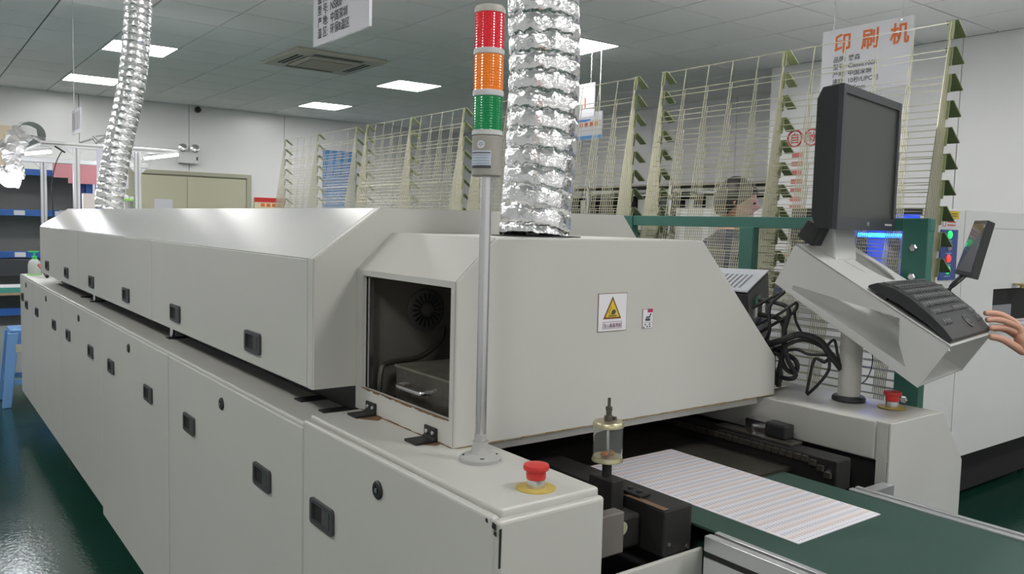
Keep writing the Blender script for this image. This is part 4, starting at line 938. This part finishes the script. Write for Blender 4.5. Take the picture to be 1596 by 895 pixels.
# green jar and small box near the duct foot, standing on the gantry bench shelf
B(1.0, 1.9, 6.62, 7.14, 1.425, 1.44).build('bench_shelf', ALU, al); 
for x in (1.05, 1.85): B(x-.015, x+.015, 6.64, 6.67, 0, 1.425).build('shelf_leg', ALU, al)
gj = thing('green_jar', 'bright green jar with white lids beside the gantry post', 'jar', (1.40, 6.75, 1.44))
MB().lathe([(.045, 0), (.05, .01), (.05, .09), (.046, .1)], (1.40, 6.75, 1.44), 20).build('jar_body', mat('jar_green', (.20, .55, .05), .4), gj, smooth=True); MB().lathe([(.025, 0), (.025, .02), (.018, .03)], (1.385, 6.75, 1.54), 14).lathe([(.018, 0), (.018, .018)], (1.43, 6.75, 1.54), 14).build('jar_lid', WHITEP, gj)
tag(B(1.10, 1.18, 6.72, 6.80, 1.44, 1.57).build('label_box', mat('box_cream', (.62, .58, .54), .6), bevel=.003), 'small pale printed box at the foot of the thin duct', 'box')
# pump bottle and tools on the oven's far end
pb = thing('pump_bottle', 'clear pump bottle with bright green pump on the far oven end', 'bottle', (.735, 6.34, 1.0005))
LG = mat('pump_green', (.05, .62, .16), .4)
MB().lathe([(.038, 0), (.040, .005), (.040, .06), (.034, .085), (.015, .10)], (.735, 6.34, 1.008), 20).build('bottle_body', mat('bottle_clear', (.66, .70, .68), .25, alpha=.75), pb, smooth=True)
MB().lathe([(.048, 0), (.046, .008)], (.735, 6.34, 1.0005), 20).build('bottle_base', mat('base_lime', (.30, .66, .20), .4), pb)
MB().lathe([(.016, 0), (.016, .02), (.006, .022), (.006, .045), (.012, .045), (.012, .055)], (.735, 6.34, 1.107), 14).build('pump', LG, pb, smooth=True); MB().bar((.70, 6.34, 1.158), (.76, 6.34, 1.158), .012, .010).build('spout', LG, pb)
sd = thing('screwdriver', 'red and black tool handle on the far oven end', 'tool', (.76, 6.12, 1.03))
MB().cyl((.745, 6.2, 1.075), (.755, 6.10, 1.05), .011, 10).build('grip', mat('tool_red', (.45, .06, .03), .5), sd); MB().cyl((.755, 6.10, 1.05), (.765, 6.0, 1.012), .012, 10).build('shaft', BLACK, sd)
tr_ = MB().lathe([(.035, 0), (.055, .005), (.055, .045), (.035, .05)], (.79, 6.05, 1.10), 20, (1, .2, 0)).build('tape_roll', WHITEP, at=(.79, 6.05, 1.045), smooth=True); tag(tr_, 'white tape roll standing behind the pump bottle', 'tape roll')
# stool
sto = thing('plastic_stool', 'light blue plastic stool standing past the far end of the oven', 'stool', (.77, 7.05, 0))
sx, sy = .77, 7.05
B(sx-.13, sx+.13, sy-.13, sy+.13, .535, .565).build('seat', LBLUE, sto, bevel=.012)
for a in (-1, 1):
    for b in (-1, 1):
        MB().add([(sx+a*.165-.028, sy+b*.165-.028, 0), (sx+a*.165+.028, sy+b*.165-.028, 0), (sx+a*.165+.028, sy+b*.165+.028, 0), (sx+a*.165-.028, sy+b*.165+.028, 0), (sx+a*.11-.035, sy+b*.11-.035, .54), (sx+a*.11+.035, sy+b*.11-.035, .54), (sx+a*.11+.035, sy+b*.11+.035, .54), (sx+a*.11-.035, sy+b*.11+.035, .54)], [(0,3,2,1),(4,5,6,7),(0,1,5,4),(1,2,6,5),(2,3,7,6),(3,0,4,7)]).build('leg', LBLUE, sto, bevel=.006)
for a in (-1, 1):
    B(sx-.12, sx+.12, sy+a*.125-.006, sy+a*.125+.006, .44, .54).build('skirt', LBLUE, sto); B(sx+a*.125-.006, sx+a*.125+.006, sy-.12, sy+.12, .44, .54).build('skirt', LBLUE, sto)
    B(sx-.15, sx+.15, sy+a*.155-.006, sy+a*.155+.006, .16, .20).build('stretcher', LBLUE, sto); B(sx+a*.155-.006, sx+a*.155+.006, sy-.15, sy+.15, .16, .20).build('stretcher', LBLUE, sto)
B(sx-.10, sx-.04, sy-.1575, sy-.156, .40, .46).build('stool_tag', mat('tag_tan', (.5, .48, .4), .6), sto)

# ================================================================== MAGAZINE SHELF SEEN THROUGH THE RACKS
random.seed(9)
sf_ = thing('storage_shelf', 'tall shelf of circuit board magazines against the wall behind the racks', 'shelf', (7.7, 7.2, 0))
for z in (.9, 1.36, 1.95): B(7.35, 8.1, 5.25, 9.6, z-.02, z).build('shelf_board', mat('shelf_tan', (.42, .38, .33), .6), sf_)
for y in (5.25, 6.7, 8.15, 9.56):
    for x in (7.35, 8.06): B(x, x+.04, y, y+.04, 0, 1.95).build('upright', ALU, sf_)
def magazine(y, z, i, h, lb):
    t = thing('board_magazine', lb, 'magazine', (7.6, y, z), 'board magazines on the shelf')
    B(7.42, 7.78, y, y+.30, z, z+.015).build('base_plate', STEEL, t); B(7.42, 7.78, y, y+.30, z+h-.015, z+h).build('top_plate', STEEL, t)
    for yy in (y, y+.27): B(7.40, 7.78, yy, yy+.03, z+.015, z+h-.015).build('slotted_wall', BLACK, t)
    B(7.50, 7.76, y+.05, y+.25, z+.03, z+h-.05).build('board_stack', mat('stack_%d' % (i % 3), ((.55, .56, .58), (.10, .12, .12), (.6, .6, .55))[i % 3], .6), t)
NTH = ['first', 'second', 'third', 'fourth', 'fifth', 'sixth', 'seventh', 'eighth', 'ninth', 'tenth', 'eleventh']
ys = [y for k in range(3) for y in (5.33+1.45*k, 5.69+1.45*k, 6.05+1.45*k, 6.36+1.45*k)][:11]
for i, y in enumerate(ys): magazine(y, 1.36, i, .5-random.uniform(0, .06), 'black slotted circuit board magazine behind the racks, %s from the right' % NTH[i])

# ================================================================== PEOPLE
def skin_mesh(verts, edges, radii, sublev=2, root=0):
    me = bpy.data.meshes.new('sk'); me.from_pydata(verts, edges, []); o = bpy.data.objects.new('sk', me); COL.objects.link(o)
    o.modifiers.new('s', 'SKIN'); 
    for i, r in enumerate(radii): me.skin_vertices[0].data[i].radius = (r, r) if not isinstance(r, tuple) else r
    me.skin_vertices[0].data[root].use_root = True
    s = o.modifiers.new('d', 'SUBSURF'); s.levels = s.render_levels = sublev
    bpy.context.view_layer.update()
    out = bpy.data.meshes.new_from_object(o.evaluated_get(bpy.context.evaluated_depsgraph_get()))
    bpy.data.objects.remove(o); bpy.data.meshes.remove(me); return out
def merge(meshes, name):
    bm = bmesh.new()
    for me in meshes: bm.from_mesh(me)
    out = bpy.data.meshes.new(name); bm.to_mesh(out); bm.free(); return out
def head_mesh(c, fwd, r=.098):
    """head with brow, nose, chin, lips and ears; fwd = facing direction"""
    f = Vector(fwd).normalized(); u = V(0, 0, 1); s = f.cross(u).normalized(); u = s.cross(f)
    vs = []; fs = []; n, m_ = 36, 26
    for i in range(m_+1):
        ph = PI*i/m_
        for k in range(n):
            th = 2*PI*k/n; x, y, z = math.sin(ph)*math.cos(th), math.sin(ph)*math.sin(th), math.cos(ph)   # x forward, y side
            rx, ry, rz = .098, .077, .118
            if z < 0: ry *= 1+.28*z; rx *= 1+.10*z
            px, py, pz = x*rx, y*ry, z*rz
            if x > 0:
                g = math.exp(-(y/.16)**2)
                px += .024*g*math.exp(-((z+.10)/.13)**2)*(1 if z > -.28 else .4)      # nose
                px += .008*math.exp(-((z-.16)/.10)**2)                                # brow
                px += .009*math.exp(-((z+.48)/.07)**2)*math.exp(-(y/.3)**2)           # lips
                px += .012*math.exp(-((z+.80)/.16)**2)*math.exp(-(y/.4)**2)           # chin
                for e in (-1, 1): px -= .010*math.exp(-((y-e*.36)/.16)**2-((z-.03)/.09)**2)  # eye sockets
            for e in (-1, 1): py += e*.020*math.exp(-((x+.05)/.13)**2-((z+.05)/.22)**2)*(1 if y*e > .5 else 0)   # ears
            vs.append(Vector(c)+f*px+s*py+u*pz)
    for i in range(m_):
        for k in range(n): fs.append((i*n+k, i*n+(k+1) % n, (i+1)*n+(k+1) % n, (i+1)*n+k))
    return MB().add(vs, fs).mesh('head'), f, s, u
def hand_meshes(wrist, fingers, rad=.0085):
    """palm + separate finger chains; fingers = list of joint lists starting at the knuckle"""
    out = []
    for jn, r in fingers:
        path = [Vector(wrist).lerp(Vector(jn[0]), .35)]+[Vector(p) for p in jn]
        n = len(path); out.append(skin_mesh(path, [(i, i+1) for i in range(n-1)], [r*1.35]+[r*(1.12-.32*i/(n-1)) for i in range(1, n)], 2))
    return out
def finish(me, rules, mats, name):
    for p in me.polygons: p.use_smooth = True
    me.materials.clear()
    for m in mats: me.materials.append(m)
    for p in me.polygons: p.material_index = rules(p.center)
    return me
def hair_cap(c, f, s, u, name, parent):
    vs = []; fs = []; n, m_ = 36, 18
    for i in range(m_+1):
        ph = PI*.80*i/m_
        for k in range(n):
            th = 2*PI*k/n; x, y, z = math.sin(ph)*math.cos(th), math.sin(ph)*math.sin(th), math.cos(ph)
            lim = .52 if x < .1 else .30+.55*max(0, 1-x*1.25)*.4
            k2 = 1.0
            q = .5+.5*noise.noise(Vector((x*9, y*9, z*9)))
            front = max(0, x-.25)
            zz = min(.97, max(z, -.55+max(0, x+.3)*1.15))
            if zz > z: k2 = math.sqrt(max(0, 1-zz*zz))/max(1e-4, math.hypot(x, y)); x, y = x*k2, y*k2
            vs.append(Vector(c)+f*(x*.109+.004*q)+s*(y*.090)+u*(zz*.130+.004*q))
    for i in range(m_):
        for k in range(n): fs.append((i*n+k, i*n+(k+1) % n, (i+1)*n+(k+1) % n, (i+1)*n+k))
    o = MB().add(vs, fs).build(name, HAIR, parent); shade(o, 60); return o
def person(name, label, base, fwd, joints, hands, mats, rules, headc):
    root = thing(name, label, 'person', base)
    order = list(joints); idx = {k: i for i, k in enumerate(order)}
    E_ = [('pel', 'bel'), ('bel', 'che'), ('che', 'nek'), ('nek', 'hd')]
    for q in 'LR': E_ += [('che', 'sh'+q), ('sh'+q, 'el'+q), ('el'+q, 'fo'+q), ('fo'+q, 'wr'+q), ('pel', 'hi'+q), ('hi'+q, 'kn'+q), ('kn'+q, 'an'+q), ('an'+q, 'to'+q)]
    body = skin_mesh([joints[k][0] for k in order], [(idx[a], idx[b]) for a, b in E_], [joints[k][1] for k in order], 2, idx['pel'])
    hd, f, s, u = head_mesh(headc, fwd)
    me = merge([body, hd]+hands, name+'_body'); finish(me, rules, mats, name)
    me.transform(Matrix.Translation(-Vector(base)))
    o = bpy.data.objects.new('body', me); COL.objects.link(o); o.parent = root
    hair_cap(headc, f, s, u, 'hair', root)
    for e in (-1, 1):
        c = Vector(headc)+f*.088+s*e*.028+u*.004; MB().lathe([(.0, -.009), (.008, -.006), (.0105, 0), (.008, .006), (.0, .009)], c, 12, f).build('eye', mat('eye_dark', (.03, .025, .02), .2), root, smooth=True)
    return root
def frame2(base, fwd):
    f = Vector(fwd).normalized(); s = f.cross(V(0, 0, 1)).normalized(); b = Vector(base)
    return lambda a, l, z: b+f*a+s*l+V(0, 0, z)

# worker behind the racks
SHIRT = mat('work_jacket', (.045, .05, .075), .8); TROU = mat('trousers', (.03, .03, .035), .8); SHOE = mat('shoes', (.02, .02, .02), .6)
G = frame2((3.28, 2.60, 0), (.93, -.37, 0))
J = {'pel': (G(0, 0, .93), (.15, .105)), 'bel': (G(.0, 0, 1.08), (.145, .10)), 'che': (G(0, 0, 1.28), (.155, .11)), 'nek': (G(.0, 0, 1.41), .058), 'hd': (G(.012, 0, 1.50), .055)}
for q, e in (('L', -1), ('R', 1)):
    J.update({'sh'+q: (G(0, e*.17, 1.34), .062), 'el'+q: (G(.06, e*.22, 1.09), .047), 'fo'+q: (G(.20, e*.17, 1.17), .038), 'wr'+q: (G(.31, e*.11, 1.26), .028),
              'hi'+q: (G(0, e*.085, .86), .088), 'kn'+q: (G(.01, e*.095, .48), .058), 'an'+q: (G(-.01, e*.10, .08), .042), 'to'+q: (G(.13, e*.105, .035), .036)})
HM = []
for e in (-1, 1):
    wr = G(.31, e*.11, 1.26); fl_ = []
    for i in range(4):
        k0 = G(.385, e*(.085+.019*i), 1.30); fl_.append(([k0, G(.415, e*(.08+.018*i), 1.305), G(.435, e*(.075+.017*i), 1.288)], .0088))
    fl_.append(([G(.345, e*.075, 1.285), G(.375, e*.06, 1.30), G(.40, e*.058, 1.30)], .0095)); HM += hand_meshes(wr, fl_)
cz = G(.03, 0, 1.555)
def rule1(c):
    d = c-V(3.28, 2.60, 0); a = d.dot(V(.93, -.37, 0).normalized())
    if c.z > 1.425: return 0
    if a > .27 and c.z > 1.1: return 0
    if c.z > .90: return 1
    return 2 if c.z > .09 else 3
person('person', 'dark-haired person in dark work clothes standing behind the wire racks', (3.28, 2.60, 0), (.55, -.83, -.10), J, HM, [SKIN, SHIRT, TROU, SHOE], rule1, cz)

# operator at the right edge, only the hand on the console is in view
OB = V(2.62, .36, 0); OF = V(-.62, .78, 0).normalized()
G2 = frame2(OB, OF)
sL = -1
WR = V(2.150, .806, 1.142)
J = {'pel': (G2(0, 0, .96), (.15, .105)), 'bel': (G2(0, 0, 1.12), (.145, .10)), 'che': (G2(.02, 0, 1.33), (.155, .11)), 'nek': (G2(.02, 0, 1.47), .058), 'hd': (G2(.035, 0, 1.56), .055)}
for q, e in (('L', -1), ('R', 1)):
    J.update({'sh'+q: (G2(.01, e*.17, 1.40), .062), 'hi'+q: (G2(0, e*.085, .89), .088), 'kn'+q: (G2(.01, e*.095, .50), .058), 'an'+q: (G2(-.01, e*.10, .08), .042), 'to'+q: (G2(.13, e*.105, .035), .036)})
J.update({'elL': (V(2.36, .50, 1.00), .045), 'foL': (V(2.25, .655, 1.075), .037), 'wrL': (WR, .0255)})
J.update({'elR': (G2(.03, .24, 1.14), .047), 'foR': (G2(.12, .23, 1.02), .038), 'wrR': (G2(.20, .20, .93), .028)})
HM = hand_meshes(WR, [
    ([(2.128, .832, 1.216), (2.097, .856, 1.236), (2.080, .868, 1.2385), (2.064, .880, 1.237)], .0088),
    ([(2.132, .826, 1.207), (2.100, .852, 1.2225), (2.083, .864, 1.224), (2.066, .876, 1.221)], .0090),
    ([(2.140, .824, 1.190), (2.112, .846, 1.203), (2.095, .858, 1.204), (2.076, .872, 1.202)], .0086),
    ([(2.150, .835, 1.180), (2.130, .852, 1.196), (2.118, .864, 1.200), (2.105, .876, 1.197)], .0076),
    ([(2.118, .822, 1.158), (2.096, .842, 1.176), (2.082, .853, 1.181), (2.066, .866, 1.183)], .0100)])
palm = skin_mesh([WR, WR.lerp(V(2.134, .828, 1.198), .45), V(2.134, .827, 1.196)], [(0, 1), (1, 2)], [.026, (.029, .022), (.026, .018)], 2); HM.append(palm)
WR2 = G2(.20, .20, .93); HM += hand_meshes(WR2, [([G2(.25+.005*i, .19+.018*i-.03, .86), G2(.26, .19+.018*i-.03, .82), G2(.255, .19+.018*i-.03, .785)], .0088) for i in range(4)]+[([G2(.25, .15, .90), G2(.27, .14, .86), G2(.28, .14, .83)], .0098)])
def rule2(c):
    if c.z > 1.485: return 0
    d = c-OB
    if (c-WR).length < .21 and c.z > 1.05: return 0
    if (c-V(2.25, .655, 1.075)).length < .15: return 0
    if (c-WR2).length < .17 and (c-WR2).z < .06: return 0
    if c.z > .92: return 1
    return 2 if c.z > .09 else 3
person('person', 'bare left hand of an operator resting on the keyboard corner', tuple(OB), tuple(OF), J, HM, [SKIN, mat('work_jacket2', (.10, .13, .20), .8), TROU, SHOE], rule2, G2(.05, 0, 1.615))
